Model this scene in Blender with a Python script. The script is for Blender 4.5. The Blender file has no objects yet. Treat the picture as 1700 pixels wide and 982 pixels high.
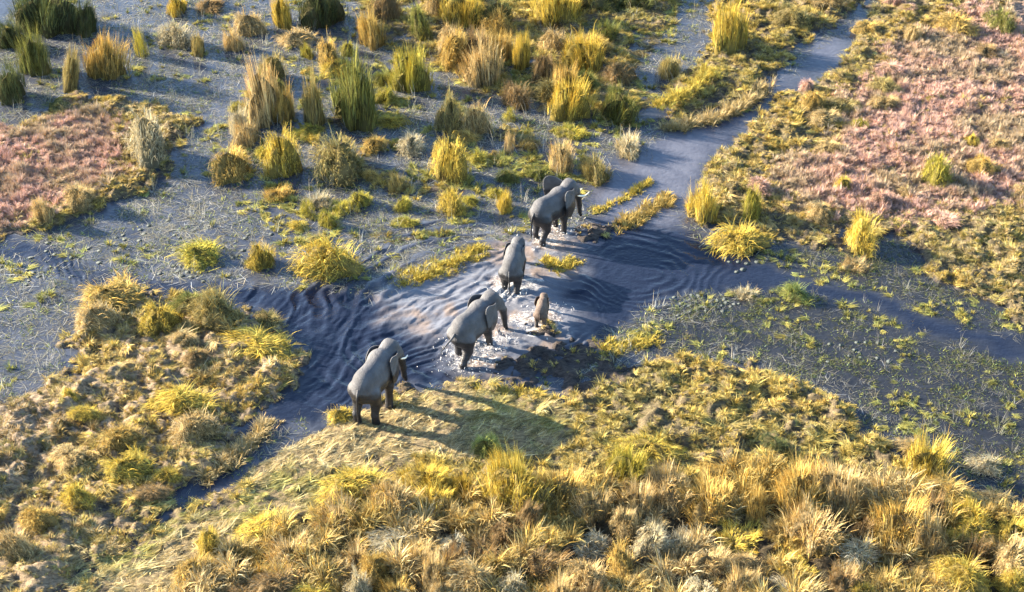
import bpy, math, random
import numpy as np
R = math.radians
rng = np.random.default_rng(7)
random.seed(7)
sc = bpy.context.scene
COL = sc.collection

# ------------------------------------------------------------------ camera
DEP, DIST, FPX = R(36.0), 57.0, 2616.0
CAM = np.array([0.0, -DIST*math.cos(DEP), DIST*math.sin(DEP)])
cd = bpy.data.cameras.new('camera'); cam = bpy.data.objects.new('camera', cd); COL.objects.link(cam)
cam.location = CAM; cam.rotation_euler = (math.pi/2-DEP, 0, 0)
cd.sensor_width = 36.0; cd.lens = 18.0*FPX/850.0; cd.clip_start = 0.5; cd.clip_end = 6000
sc.camera = cam

# ------------------------------------------------------------------ light
SUN_EL, SUN_AZ = R(18.0), math.atan2(-0.94, 0.33)      # azimuth clockwise from +Y
SD = np.array([math.sin(SUN_AZ)*math.cos(SUN_EL), math.cos(SUN_AZ)*math.cos(SUN_EL), math.sin(SUN_EL)])
w = bpy.data.worlds.new('World'); sc.world = w; w.use_nodes = True
nt = w.node_tree; bg = nt.nodes['Background']
sky = nt.nodes.new('ShaderNodeTexSky'); sky.sky_type = 'NISHITA'; sky.sun_disc = False
sky.sun_elevation = SUN_EL; sky.sun_rotation = SUN_AZ; sky.air_density = 1.0; sky.dust_density = 0.4; sky.ozone_density = 2.2
nt.links.new(sky.outputs[0], bg.inputs[0]); bg.inputs[1].default_value = 0.09
sl = bpy.data.lights.new('sun', 'SUN'); so = bpy.data.objects.new('sun', sl); COL.objects.link(so)
sl.energy = 5.0; sl.angle = R(0.5); sl.color = (1.0, 0.87, 0.70)
from mathutils import Vector, Matrix, Euler
so.rotation_euler = Vector(SD).to_track_quat('Z', 'Y').to_euler(); so.location = (-30, 10, 30)
sc.view_settings.view_transform = 'Standard'; sc.view_settings.look = 'None'
sc.view_settings.gamma = 1.0; sc.view_settings.exposure = 2.85

# ------------------------------------------------------------------ layout helpers: photo point -> place on the ground
def at(u, v, z=0.0):
    a = (u-850.0)/FPX; b = (491.0-v)/FPX
    d = np.array([a, math.cos(DEP)+b*math.sin(DEP), -math.sin(DEP)+b*math.cos(DEP)])
    t = (z-CAM[2])/d[2]
    return CAM + d*t
def ppm(u, v):                                     # photo pixels per metre there
    p = at(u, v); d = p-CAM
    return FPX/(d[1]*math.cos(DEP)-d[2]*math.sin(DEP))
def depr(v): return DEP+math.atan((v-491.0)/FPX)
def poly(pts): return np.array([at(*p)[:2] for p in pts])

def _hash(ix, iy, s):
    h = (ix.astype(np.int64)*374761393 + iy.astype(np.int64)*668265263 + s*974711) & 0x7fffffff
    h = ((h ^ (h >> 13))*1274126177) & 0x7fffffff
    h = ((h ^ (h >> 16))*668265263) & 0x7fffffff
    return ((h ^ (h >> 15)) & 0xffff)/65535.0
def vnoise(x, y, s=0):
    ix = np.floor(x); iy = np.floor(y); fx = x-ix; fy = y-iy
    fx = fx*fx*fx*(fx*(fx*6-15)+10); fy = fy*fy*fy*(fy*(fy*6-15)+10)
    a = _hash(ix, iy, s); b = _hash(ix+1, iy, s); c = _hash(ix, iy+1, s); d = _hash(ix+1, iy+1, s)
    return a+(b-a)*fx+(c-a)*fy+(a-b-c+d)*fx*fy
def fbm(x, y, f, o=4, s=0):
    r = 0; am = 1.0; t = 0
    for i in range(o):
        r = r+am*vnoise(x*f+17.3*i+s*3.1, y*f-9.7*i+s*1.7, s+i); t += am; am *= .5; f *= 2.03
    return r/t
def sstep(a, b, x):
    t = np.clip((x-a)/(b-a), 0, 1); return t*t*(3-2*t)
def sdist(x, y, P):                                # >0 inside
    ins = np.zeros(x.shape, bool); dd = np.full(x.shape, 1e9)
    n = len(P)
    for i in range(n):
        ax, ay = P[i]; bx, by = P[(i+1) % n]
        ex, ey = bx-ax, by-ay
        t = np.clip(((x-ax)*ex+(y-ay)*ey)/(ex*ex+ey*ey+1e-9), 0, 1)
        dd = np.minimum(dd, np.hypot(x-ax-t*ex, y-ay-t*ey))
        if ay != by:
            ins ^= ((ay > y) != (by > y)) & (x < (bx-ax)*(y-ay)/(by-ay)+ax)
    return np.where(ins, dd, -dd)

# ------------------------------------------------------------------ the plan of the marsh
P_BANK = poly([(-500, 1120), (40, 985), (150, 945), (250, 880), (318, 828), (400, 765), (478, 712), (560, 686), (625, 645), (662, 628), (702, 655),
               (775, 622), (830, 640), (900, 650), (985, 625), (1060, 600), (1150, 592), (1250, 600), (1330, 640), (1400, 655), (1450, 715),
               (1520, 745), (1570, 800), (1660, 845), (2000, 900), (2200, 1200), (-400, 1300)])
P_ISLE = poly([(95, 560), (150, 500), (190, 478), (270, 492), (345, 488), (430, 520), (460, 548), (500, 578), (514, 602), (492, 650), (455, 685), (400, 752),
               (318, 838), (262, 892), (170, 965), (60, 1000), (-80, 1040), (-400, 1000), (-400, 700), (-60, 690), (60, 640), (110, 605)])
P_RIGHT = poly([(1440, 20), (1480, -60), (1700, -300), (2400, -300), (2400, 640), (1700, 545), (1640, 500), (1560, 470), (1500, 400), (1420, 400), (1370, 412), (1270, 395), (1200, 395),
                (1145, 368), (1160, 310), (1205, 235), (1290, 165), (1390, 105)])
P_LPINK = poly([(-400, 215), (0, 205), (70, 185), (130, 158), (245, 165), (330, 205), (290, 245), (265, 300), (235, 325), (150, 362), (60, 385), (0, 398), (-400, 420)])
P_UBANK = poly([(1115, 212), (1185, 198), (1255, 165), (1275, 140), (1330, 70), (1440, 0), (1480, -140), (1150, -140), (1180, 60), (1140, 120), (1085, 170)])
P_UMAT = poly([(560, -150), (600, 40), (640, 90), (740, 120), (800, 160), (880, 165), (910, 200), (1040, 215), (1080, 170), (1060, 100), (1120, 40), (1200, -150)])
P_MUD = poly([(812, 628), (850, 592), (890, 575), (940, 572), (1000, 560), (1035, 590), (1050, 612), (1020, 632), (960, 645), (880, 640)])
P_ISLET = poly([(868, 548), (885, 535), (915, 530), (938, 545), (925, 562), (885, 566)])
P_DEBRIS = poly([(945, 392), (965, 372), (1005, 362), (1040, 372), (1025, 388), (980, 402)])
LANDS = [P_BANK, P_ISLE, P_RIGHT, P_LPINK, P_UBANK]
# open water, free of weed
P_CH1 = poly([(-300, 385), (0, 402), (80, 418), (150, 458), (260, 470), (420, 480), (540, 478), (640, 478), (760, 440), (850, 400), (890, 370), (960, 385), (1000, 360), (1090, 375),
              (1140, 378), (1220, 425), (1300, 455), (1420, 478), (1520, 512), (1620, 545), (1760, 575), (1760, 620), (1640, 590), (1540, 560), (1450, 515), (1330, 485), (1200, 490), (1110, 500),
              (1060, 520), (1000, 545), (980, 600), (860, 640), (780, 622), (700, 655), (640, 640), (560, 686), (478, 712), (400, 765), (310, 838), (295, 820), (400, 748), (455, 685), (505, 640),
              (514, 602), (500, 575), (440, 522), (350, 498), (250, 485), (150, 475), (60, 440), (0, 425), (-300, 410)])
P_CH2 = poly([(960, 335), (1010, 280), (1065, 240), (1110, 215), (1190, 202), (1262, 165), (1330, 95), (1420, 25), (1450, 20), (1400, 100), (1300, 160), (1205, 235), (1160, 305), (1140, 375), (1090, 378), (1000, 365)])
P_WADE = poly([(640, 470), (760, 430), (870, 380), (950, 380), (960, 430), (930, 480), (960, 520), (950, 560), (860, 600), (780, 625), (720, 600), (720, 560), (660, 530)])
P_DARK = poly([(1150, 500), (1200, 410), (1380, 400), (1520, 390), (1620, 470), (1760, 540), (1760, 620), (1760, 860), (1600, 790), (1520, 735), (1450, 710), (1400, 650), (1330, 635), (1240, 590), (1100, 585), (1050, 540)])
P_CUT = poly([(520, 640), (610, 645), (575, 688), (490, 730), (420, 768), (352, 815), (300, 842), (290, 832), (372, 768), (440, 712), (495, 660)])
P_MARSH = poly([(380, 150), (560, 60), (700, 160), (1000, 210), (1040, 240), (950, 300), (860, 370), (620, 440), (480, 400), (330, 300)])
P_MEADOW = poly([(290, 1010), (345, 945), (480, 910), (560, 872), (700, 850), (800, 848), (900, 838), (1050, 808), (1150, 822), (1300, 815), (1450, 808), (1560, 830), (1800, 860), (2000, 1200), (-100, 1200)])
P_CHURN = poly([(560, 690), (640, 640), (680, 640), (760, 690), (760, 740), (640, 720), (580, 720)])

P_RPINK = poly([(1390, 160), (1500, 60), (1640, 0), (1900, -80), (1900, 330), (1660, 380), (1480, 380), (1370, 390), (1260, 330), (1280, 250)])
P_LPINK2 = poly([(-300, 205), (60, 195), (150, 170), (235, 210), (225, 290), (130, 355), (0, 385), (-300, 410)])
def warp(x, y):
    wx = x+(fbm(x, y, .55, 3, 3)-.5)*1.1+(fbm(x, y, 2.2, 2, 5)-.5)*.7
    wy = y+(fbm(x, y, .55, 3, 8)-.5)*1.1+(fbm(x, y, 2.2, 2, 9)-.5)*.7
    return wx, wy
def land_sd(x, y):
    wx, wy = warp(x, y)
    d = np.full(x.shape, -1e9)
    for P in LANDS: d = np.maximum(d, sdist(wx, wy, P))
    return np.minimum(d, .12-1.6*np.maximum(sdist(x+(wx-x)*.3, y+(wy-y)*.3, P_CUT)+.12, -3))
EL_SPOTS = []                                      # bare trodden places under feet on land
def ground_z(x, y, sd=None):
    if sd is None: sd = land_sd(x, y)
    m = sstep(-1.1, .9, sd)
    hum = fbm(x, y, .75, 3, 21); hum2 = fbm(x+.3*y, y, 2.3, 2, 31)
    z = -.38+m*(.455+np.clip(sd-.6, 0, 3)*.012)
    lush = (1-.65*sstep(-.5, .5, sdist(x, y, P_CHURN_BIG)))*(1-.45*sstep(-.5, 1, sdist(x, y, P_RPINK)))*(1-.45*sstep(-.5, 1, sdist(x, y, P_LPINK2)))
    hum3 = fbm(x, y, 3.6, 2, 35)
    z = z+m*((np.clip(hum-.42, 0, 1)*.55-.02)+np.clip(hum2-.45, 0, 1)*.6+(hum3-.5)*.22)*lush
    ca, sa = math.cos(R(40)), math.sin(R(40)); u_, v_ = x*ca+y*sa, -x*sa+y*ca
    fl_ = sstep(-.5, .8, sdist(x, y, P_CHURN_BIG))
    rid = 1-np.abs(2*vnoise(u_*(2.6-1.7*fl_)+hum, v_*3.3, 301)-1); rid2 = 1-np.abs(2*vnoise(u_*(4.6-2.8*fl_), v_*5.2, 303)-1)
    z = z+m*((rid**2-.35)*.06+(rid2**2-.35)*.03)*(1-.35*fl_)
    # half drowned mats of the far marsh
    um = np.maximum(sstep(-.8, .8, sdist(x, y, P_UMAT)), .72*sstep(-.8, 1.2, sdist(x, y, P_MARSH)))
    z = np.maximum(z, -.38+.42*um+(fbm(x, y, .9, 3, 305)-.5)*.55*um)
    wx, wy = x+(hum2-.5)*1.1, y+(hum3-.5)*1.1
    lo = np.maximum(np.maximum(sdist(wx, wy, P_MUD), sdist(wx, wy, P_ISLET)), sdist(wx, wy, P_DEBRIS))
    z = np.maximum(z, -.38+.43*sstep(-.5, .25, lo)+(sstep(-.3, .2, lo)*(fbm(x, y, 2.6, 3, 38)-.47)*.5))
    return z
P_CHURN_BIG = poly([(320, 840), (480, 720), (560, 690), (680, 640), (800, 650), (1000, 700), (980, 760), (780, 770), (600, 800), (480, 885), (345, 940), (270, 1060), (-60, 1060), (120, 960), (250, 890)])

# ------------------------------------------------------------------ small mesh helpers
def mesh_np(name, V, F=None, quads=None, tris=None, smooth=True):
    me = bpy.data.meshes.new(name)
    V = np.asarray(V, np.float32)
    me.vertices.add(len(V)); me.vertices.foreach_set('co', V.ravel())
    loops = []; starts = []; n = 0
    tot = 0
    if quads is not None and len(quads):
        q = np.asarray(quads, np.int32); loops.append(q.ravel()); starts.append(np.arange(len(q))*4+tot); tot += len(q)*4
    if tris is not None and len(tris):
        t = np.asarray(tris, np.int32); loops.append(t.ravel()); starts.append(np.arange(len(t))*3+tot); tot += len(t)*3
    if loops:
        L = np.concatenate(loops); S = np.concatenate(starts)
        me.loops.add(len(L)); me.loops.foreach_set('vertex_index', L.astype(np.int32))
        me.polygons.add(len(S)); me.polygons.foreach_set('loop_start', S.astype(np.int32))
        me.update(calc_edges=True); me.validate()
        if smooth: me.polygons.foreach_set('use_smooth', np.ones(len(me.polygons), bool))
    return me
def vattr(me, name, arr, typ='FLOAT_COLOR'):
    a = me.attributes.new(name, typ, 'POINT')
    arr = np.asarray(arr, np.float32)
    if typ == 'FLOAT_COLOR':
        if arr.ndim == 1: arr = np.stack([arr]*3, 1)
        if arr.shape[1] == 3: arr = np.concatenate([arr, np.ones((len(arr), 1), np.float32)], 1)
        a.data.foreach_set('color', arr.ravel())
    elif typ == 'FLOAT_VECTOR': a.data.foreach_set('vector', arr.ravel())
    elif typ == 'INT': a.data.foreach_set('value', arr.astype(np.int32))
    else: a.data.foreach_set('value', arr.ravel())
def obj(name, me, mat=None, parent=None):
    o = bpy.data.objects.new(name, me); COL.objects.link(o)
    if mat and not me.materials: me.materials.append(mat)
    if parent: o.parent = parent
    return o
def thing(name, label, cat, loc, rotz=0.0, group=None):
    o = bpy.data.objects.new(name, None); COL.objects.link(o); o.empty_display_size = .2
    o.location = loc; o.rotation_euler = (0, 0, rotz)
    o['label'] = label; o['category'] = cat
    if group: o['group'] = group
    return o

# ------------------------------------------------------------------ materials
def newmat(name):
    m = bpy.data.materials.new(name); m.use_nodes = True
    nt = m.node_tree; nt.nodes.clear()
    out = nt.nodes.new('ShaderNodeOutputMaterial')
    return m, nt, out
def N(nt, typ, **kw):
    n = nt.nodes.new(typ)
    for k, v in kw.items():
        if k.startswith('i_'):
            n.inputs[k[2:].replace('_', ' ')].default_value = v
        else: setattr(n, k, v)
    return n
def mixc(nt, fac, a, b, mode='MIX'):
    n = nt.nodes.new('ShaderNodeMix'); n.data_type = 'RGBA'; n.blend_type = mode
    for s, v in ((0, fac), (6, a), (7, b)):
        if hasattr(v, 'links') or hasattr(v, 'is_linked'): nt.links.new(v, n.inputs[s])
        else: n.inputs[s].default_value = v if s == 0 else (*v, 1)[:4]
    return n.outputs[2]

def blade_material(name, source, trans=.10):
    m, nt, out = newmat(name)
    if source == 'OBJECT':
        c = N(nt, 'ShaderNodeObjectInfo').outputs['Color']
    else:
        c = N(nt, 'ShaderNodeAttribute', attribute_name='tint', attribute_type='INSTANCER').outputs['Color']
    tone = N(nt, 'ShaderNodeAttribute', attribute_name='tone', attribute_type='GEOMETRY').outputs['Color']
    col = mixc(nt, 1.0, c, tone, 'MULTIPLY')
    d = N(nt, 'ShaderNodeBsdfDiffuse'); t = N(nt, 'ShaderNodeBsdfTranslucent'); mx = N(nt, 'ShaderNodeMixShader'); mx.inputs[0].default_value = trans
    nt.links.new(col, d.inputs[0]); nt.links.new(col, t.inputs[0])
    nt.links.new(d.outputs[0], mx.inputs[1]); nt.links.new(t.outputs[0], mx.inputs[2]); nt.links.new(mx.outputs[0], out.inputs[0])
    return m
M_BLADE = blade_material('grass_blade', 'OBJECT')
M_COVER = blade_material('cover_blade', 'INSTANCER')

def ground_material():
    m, nt, out = newmat('marsh_soil')
    a = N(nt, 'ShaderNodeAttribute', attribute_name='gcol').outputs['Color']
    tc = N(nt, 'ShaderNodeTexCoord')
    mp = N(nt, 'ShaderNodeMapping'); mp.inputs['Rotation'].default_value = (0, 0, R(-40)); mp.inputs['Scale'].default_value = (.35, 1.3, 1); nt.links.new(tc.outputs['Object'], mp.inputs['Vector'])
    n1 = N(nt, 'ShaderNodeTexNoise', i_Scale=11.0, i_Detail=8.0, i_Roughness=.75); nt.links.new(mp.outputs[0], n1.inputs['Vector'])
    cr = N(nt, 'ShaderNodeValToRGB'); cr.color_ramp.elements[0].position = .36; cr.color_ramp.elements[0].color = (.28, .26, .25, 1); cr.color_ramp.elements[1].position = .7; cr.color_ramp.elements[1].position = .64; cr.color_ramp.elements[1].color = (1.45, 1.4, 1.3, 1)
    nt.links.new(n1.outputs['Fac'], cr.inputs[0])
    col = mixc(nt, 1.0, a, cr.outputs[0], 'MULTIPLY')
    bs = N(nt, 'ShaderNodeBsdfPrincipled', i_Roughness=.95); bs.inputs['Specular IOR Level'].default_value = .2
    n2 = N(nt, 'ShaderNodeTexNoise', i_Scale=22.0, i_Detail=6.0, i_Roughness=.65); nt.links.new(tc.outputs['Object'], n2.inputs['Vector'])
    bp = N(nt, 'ShaderNodeBump', i_Strength=.9, i_Distance=.06); nt.links.new(n2.outputs['Fac'], bp.inputs['Height'])
    nt.links.new(bp.outputs[0], bs.inputs['Normal']); nt.links.new(col, bs.inputs['Base Color']); nt.links.new(bs.outputs[0], out.inputs[0])
    return m

def water_material():
    m, nt, out = newmat('marsh_water')
    tc = N(nt, 'ShaderNodeTexCoord')
    wc = N(nt, 'ShaderNodeAttribute', attribute_name='wcol').outputs['Color']
    fo = N(nt, 'ShaderNodeAttribute', attribute_name='foam')
    n0 = N(nt, 'ShaderNodeTexNoise', i_Scale=1.3, i_Detail=6.0, i_Roughness=.6); nt.links.new(tc.outputs['Object'], n0.inputs['Vector'])
    cr = N(nt, 'ShaderNodeValToRGB'); cr.color_ramp.elements[0].position = .3; cr.color_ramp.elements[0].color = (.75, .75, .78, 1); cr.color_ramp.elements[1].position = .7; cr.color_ramp.elements[1].color = (1.25, 1.22, 1.18, 1)
    nt.links.new(n0.outputs['Fac'], cr.inputs[0])
    base = mixc(nt, 1.0, wc, cr.outputs[0], 'MULTIPLY')
    nf = N(nt, 'ShaderNodeTexNoise', i_Scale=9.0, i_Detail=6.0, i_Roughness=.72, i_Distortion=1.2); nt.links.new(tc.outputs['Object'], nf.inputs['Vector'])
    ad = N(nt, 'ShaderNodeMath', operation='ADD'); nt.links.new(fo.outputs['Fac'], ad.inputs[0]); nt.links.new(nf.outputs['Fac'], ad.inputs[1])
    mr = N(nt, 'ShaderNodeMapRange'); mr.inputs['From Min'].default_value = 1.19; mr.inputs['From Max'].default_value = 1.36; nt.links.new(ad.outputs[0], mr.inputs['Value'])
    col = mixc(nt, mr.outputs[0], base, (.46, .43, .385))
    bs = N(nt, 'ShaderNodeBsdfPrincipled'); bs.inputs['IOR'].default_value = 1.33; bs.inputs['Specular IOR Level'].default_value = .36
    rr = N(nt, 'ShaderNodeMapRange'); rr.inputs['To Min'].default_value = .05; rr.inputs['To Max'].default_value = .8; nt.links.new(mr.outputs[0], rr.inputs['Value']); nt.links.new(rr.outputs[0], bs.inputs['Roughness'])
    n2 = N(nt, 'ShaderNodeTexNoise', i_Scale=6.0, i_Detail=4.0, i_Roughness=.55); nt.links.new(tc.outputs['Object'], n2.inputs['Vector'])
    bp = N(nt, 'ShaderNodeBump', i_Strength=.7, i_Distance=.03); nt.links.new(n2.outputs['Fac'], bp.inputs['Height'])
    nt.links.new(bp.outputs[0], bs.inputs['Normal']); nt.links.new(col, bs.inputs['Base Color']); nt.links.new(bs.outputs[0], out.inputs[0])
    return m

def skin_material(name, dry, wet, line):
    m, nt, out = newmat(name)
    tc = N(nt, 'ShaderNodeTexCoord')
    n1 = N(nt, 'ShaderNodeTexNoise', i_Scale=2.2, i_Detail=6.0, i_Roughness=.6); nt.links.new(tc.outputs['Object'], n1.inputs['Vector'])
    cr = N(nt, 'ShaderNodeValToRGB'); cr.color_ramp.elements[0].position = .3; cr.color_ramp.elements[0].color = (.50, .48, .47, 1); cr.color_ramp.elements[1].position = .7; cr.color_ramp.elements[1].color = (1.15, 1.12, 1.08, 1)
    nt.links.new(n1.outputs['Fac'], cr.inputs[0])
    sep = N(nt, 'ShaderNodeSeparateXYZ'); nt.links.new(tc.outputs['Object'], sep.inputs[0])
    nz = N(nt, 'ShaderNodeMath', operation='MULTIPLY_ADD'); nt.links.new(n1.outputs['Fac'], nz.inputs[0]); nz.inputs[1].default_value = .35; nt.links.new(sep.outputs['Z'], nz.inputs[2])
    mr = N(nt, 'ShaderNodeMapRange'); mr.interpolation_type = 'SMOOTHSTEP'; mr.inputs['From Min'].default_value = line+.10; mr.inputs['From Max'].default_value = line+.28; nt.links.new(nz.outputs[0], mr.inputs['Value'])
    col = mixc(nt, mr.outputs[0], wet, dry)
    col = mixc(nt, 1.0, col, cr.outputs[0], 'MULTIPLY')
    bs = N(nt, 'ShaderNodeBsdfPrincipled'); bs.inputs['Specular IOR Level'].default_value = .35
    rr = N(nt, 'ShaderNodeMapRange'); rr.inputs['To Min'].default_value = .45; rr.inputs['To Max'].default_value = .8; nt.links.new(mr.outputs[0], rr.inputs['Value']); nt.links.new(rr.outputs[0], bs.inputs['Roughness'])
    mpw = N(nt, 'ShaderNodeMapping'); mpw.inputs['Scale'].default_value = (1.2, 1.2, 5.0); nt.links.new(tc.outputs['Object'], mpw.inputs['Vector'])
    v = N(nt, 'ShaderNodeTexVoronoi', i_Scale=14.0); v.feature = 'DISTANCE_TO_EDGE'; nt.links.new(tc.outputs['Object'], v.inputs['Vector'])
    n2 = N(nt, 'ShaderNodeTexNoise', i_Scale=3.0, i_Detail=7.0, i_Distortion=.6); nt.links.new(mpw.outputs[0], n2.inputs['Vector'])
    ad = N(nt, 'ShaderNodeMath', operation='MULTIPLY_ADD'); nt.links.new(v.outputs['Distance'], ad.inputs[0]); ad.inputs[1].default_value = .3; nt.links.new(n2.outputs['Fac'], ad.inputs[2])
    bp = N(nt, 'ShaderNodeBump', i_Strength=.55, i_Distance=.05); nt.links.new(ad.outputs[0], bp.inputs['Height'])
    nt.links.new(bp.outputs[0], bs.inputs['Normal']); nt.links.new(col, bs.inputs['Base Color']); nt.links.new(bs.outputs[0], out.inputs[0])
    return m
def plain(name, col, rough=.6):
    m, nt, out = newmat(name)
    tc = N(nt, 'ShaderNodeTexCoord'); n = N(nt, 'ShaderNodeTexNoise', i_Scale=8.0, i_Detail=4.0); nt.links.new(tc.outputs['Object'], n.inputs['Vector'])
    cr = N(nt, 'ShaderNodeValToRGB'); cr.color_ramp.elements[0].color = (.75, .75, .75, 1); cr.color_ramp.elements[1].color = (1.2, 1.2, 1.2, 1); nt.links.new(n.outputs['Fac'], cr.inputs[0])
    bs = N(nt, 'ShaderNodeBsdfPrincipled'); bs.inputs['Roughness'].default_value = rough
    nt.links.new(mixc(nt, 1.0, col, cr.outputs[0], 'MULTIPLY'), bs.inputs['Base Color']); nt.links.new(bs.outputs[0], out.inputs[0])
    return m

# ------------------------------------------------------------------ ground
def axis(lo, hi, step, far):
    mid = np.arange(lo, hi+step/2, step); out = []; s = step*1.6; a = hi
    while a < far:
        a += s; s *= 1.45; out.append(a)
    lo_ = []; s = step*1.6; a = lo
    while a > -far:
        a -= s; s *= 1.45; lo_.append(a)
    return np.array(lo_[::-1]+list(mid)+out)
def grid(X, Y):
    gx, gy = np.meshgrid(X, Y); nx, ny = len(X), len(Y)
    i = (np.arange(ny-1)[:, None]*nx+np.arange(nx-1)[None, :]).ravel()
    return gx.ravel(), gy.ravel(), np.stack([i, i+1, i+nx+1, i+nx], 1)
PINK = np.array([.26, .175, .135]); STRAWG = np.array([.19, .145, .09]); MUD = np.array([.05, .045, .045]); OLIVE = np.array([.13, .11, .055]); CHURNC = np.array([.17, .12, .08])
def zone_weights(x, y):
    n = (fbm(x, y, .5, 3, 55)-.5)
    wx, wy = x+n*2.5, y-n*2.5
    z = {}
    z['pink'] = np.maximum(sstep(-.3, 1.8, sdist(wx, wy, P_RPINK)), sstep(-.2, 1.2, sdist(wx, wy, P_LPINK2)))
    z['meadow'] = sstep(-.8, 1.0, sdist(wx, wy, P_MEADOW))
    z['churn'] = sstep(-.6, .4, sdist(wx, wy, P_CHURN))
    z['flat'] = sstep(-.4, .6, sdist(wx, wy, P_CHURN_BIG))
    z['isle'] = sstep(-.5, .8, sdist(wx, wy, P_ISLE))
    z['grey'] = sstep(-.5, 1.5, sdist(wx, wy, P_GREY))
    return z
P_GREY = poly([(-200, 660), (60, 640), (140, 660), (200, 700), (160, 760), (60, 830), (-200, 900)])
X = axis(-26, 26, .09, 3500); Y = axis(-18.5, 29, .09, 4500)
gx, gy, Q = grid(X, Y)
sd = land_sd(gx, gy); gz = ground_z(gx, gy, sd)
far = sstep(40, 60, np.hypot(gx, gy)); gz = gz*(1-far)+(-.4)*far
me = mesh_np('ground', np.stack([gx, gy, gz], 1), quads=Q)
zw = zone_weights(gx, gy)
nz = fbm(gx, gy, .9, 3, 77)[:, None]
c = OLIVE*(1-nz)+STRAWG*nz
c = c*(1-zw['pink'][:, None])+PINK*zw['pink'][:, None]
c = c*(1-zw['churn'][:, None])+CHURNC*zw['churn'][:, None]
c = c*(1-zw['grey'][:, None])+np.array([.20, .17, .15])*zw['grey'][:, None]
mudz = sstep(-.6, -.1, np.maximum(np.maximum(sdist(gx, gy, P_MUD), sdist(gx, gy, P_ISLET)), sdist(gx, gy, P_DEBRIS)))[:, None]
c = c*(1-mudz)+np.array([.06, .05, .045])*(.6+1.2*nz)*mudz
c = c*(1-zw['isle'][:, None]*.8)+np.array([.23, .175, .115])*zw['isle'][:, None]*.8
c = c*(1-.55*zw['meadow'][:, None])  # meadow ground darkened to stand in for shadow between the clumps
c = c*(1-zw['flat'][:, None]*.8)+np.array([.20, .155, .08])*zw['flat'][:, None]*.8
c = c*(.7+.3*np.maximum(np.maximum(zw['flat'], zw['pink']), zw['isle']))[:, None]
wet = sstep(.14, .0, gz)[:, None]
c = c*(1-wet)+MUD*wet
vattr(me, 'gcol', c)
g = obj('ground', me, ground_material()); g['kind'] = 'structure'
print('land', float((gz > 0).mean()))

# ------------------------------------------------------------------ water
FEET = dict(e1=(622, 688), e2=(785, 585), e3=(853, 475), e4=(914, 388), calf=(897, 530))
WX = axis(-18.5, 13, .06, 3500); WY = axis(-8.5, 7.5, .055, 4500)
x, y, Q = grid(WX, WY)
def ring(cx, cy, lam, amp, r0, r1, ph=0, sx=0, sq=.6, seed=1):
    """expanding ring waves round a photo point, between radii r0 and r1 (m)"""
    p = at(cx, cy); nn = (fbm(x, y, .5, 3, seed)-.5)
    r = np.hypot(x-p[0], y-p[1])+nn*1.3+(fbm(x, y, 1.5, 2, seed+7)-.5)*.35
    e = sstep(r0-.4, r0+.5, r)*(1-sstep(r1*.55, r1, r))
    a = np.arctan2(y-p[1], x-p[0])
    s = .5+.5*np.sin(r/lam*2*math.pi+ph); s = 1-np.abs(2*s-1)**.8 if False else s**1.6
    return amp*e*(s-.4)*2.0*sstep(.34, .66, fbm(x, y, .55, 2, seed+3)), a, r
def plane(dx, dy, lam, amp, P, soft=.8, seed=1, ph=0):
    n = math.hypot(dx, dy); nn = (fbm(x, y, .45, 3, seed)-.5)
    t = (x*dx+y*dy)/n+nn*1.6
    s = (.5+.5*np.sin(t/lam*2*math.pi+ph))**1.7
    return amp*sstep(-soft, soft, sdist(x, y, P))*(s-.4)*(.4+1.2*fbm(x, y, .9, 2, seed+5))
h, a, r = ring(1075, 452, .42, .045, .2, 4.2, seed=11)
zz = .25*h*(.35+.65*sstep(-2.6, -1.2, -np.abs(a-.1)))
h, a, r = ring(812, 520, .62, .085, 1.6, 8.5, seed=14)
zz = zz+.5*h*sstep(2.4, 4.0, r)*sstep(.3, 1.1, np.abs(a-.2))
h, a, r = ring(905, 525, .38, .05, .5, 3.4, seed=18); zz = zz+h
P_WK = poly([(590, 570), (640, 485), (760, 432), (850, 400), (830, 500), (770, 560), (710, 620), (620, 645)])
def streaks(ang, fa, fc, amp, P, soft=.8, seed=1):
    """irregular crests, long along ang, short across it"""
    wx = x+(fbm(x, y, .5, 2, seed)-.5)*1.3; wy = y+(fbm(x, y, .5, 2, seed+1)-.5)*1.3
    u_ = wx*math.cos(ang)+wy*math.sin(ang); v_ = -wx*math.sin(ang)+wy*math.cos(ang)
    r1 = (1-np.abs(2*vnoise(u_*fa, v_*fc, seed+2)-1))**2.2; r2 = (1-np.abs(2*vnoise(u_*fa*2.1+5, v_*fc*2.3+9, seed+3)-1))**2
    return amp*sstep(-soft, soft, sdist(x, y, P))*(r1+.45*r2-.5)
zz = zz+streaks(R(38), .20, 2.3, .060, P_WK, .8, 201)+streaks(R(46), .32, 4.2, .028, P_WK, .8, 211)+plane(.8, -1, .50, .025, P_WK, seed=22)
P_SR = poly([(60, 420), (140, 430), (160, 480), (80, 460)])
zz = zz+plane(1, .55, .30, .05, P_SR, .5, seed=24)
P_LC = poly([(380, 480), (540, 470), (660, 480), (640, 640), (560, 690), (480, 640), (520, 600), (440, 520)])
zz = zz+streaks(R(80), .3, 1.9, .06, P_LC, 1.0, 221)+streaks(R(60), .6, 3.6, .03, P_LC, 1.0, 231)
inner = (x > -18.6) & (x < 13.2) & (y > -8.7) & (y < 7.7)
churn = np.zeros(len(x))
for k, (u, v) in FEET.items():
    if k == 'e1': continue
    p = at(u, v); churn = np.maximum(churn, 1-sstep(.5, 1.9 if k != 'calf' else 1.3, np.hypot((x-p[0])*.9, y-p[1])+(fbm(x, y, 1.2, 3, 41)-.5)*1.2))
zz = zz+churn*(fbm(x, y, 3.2, 4, 44)-.5)*.13
zz = zz*inner
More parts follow.
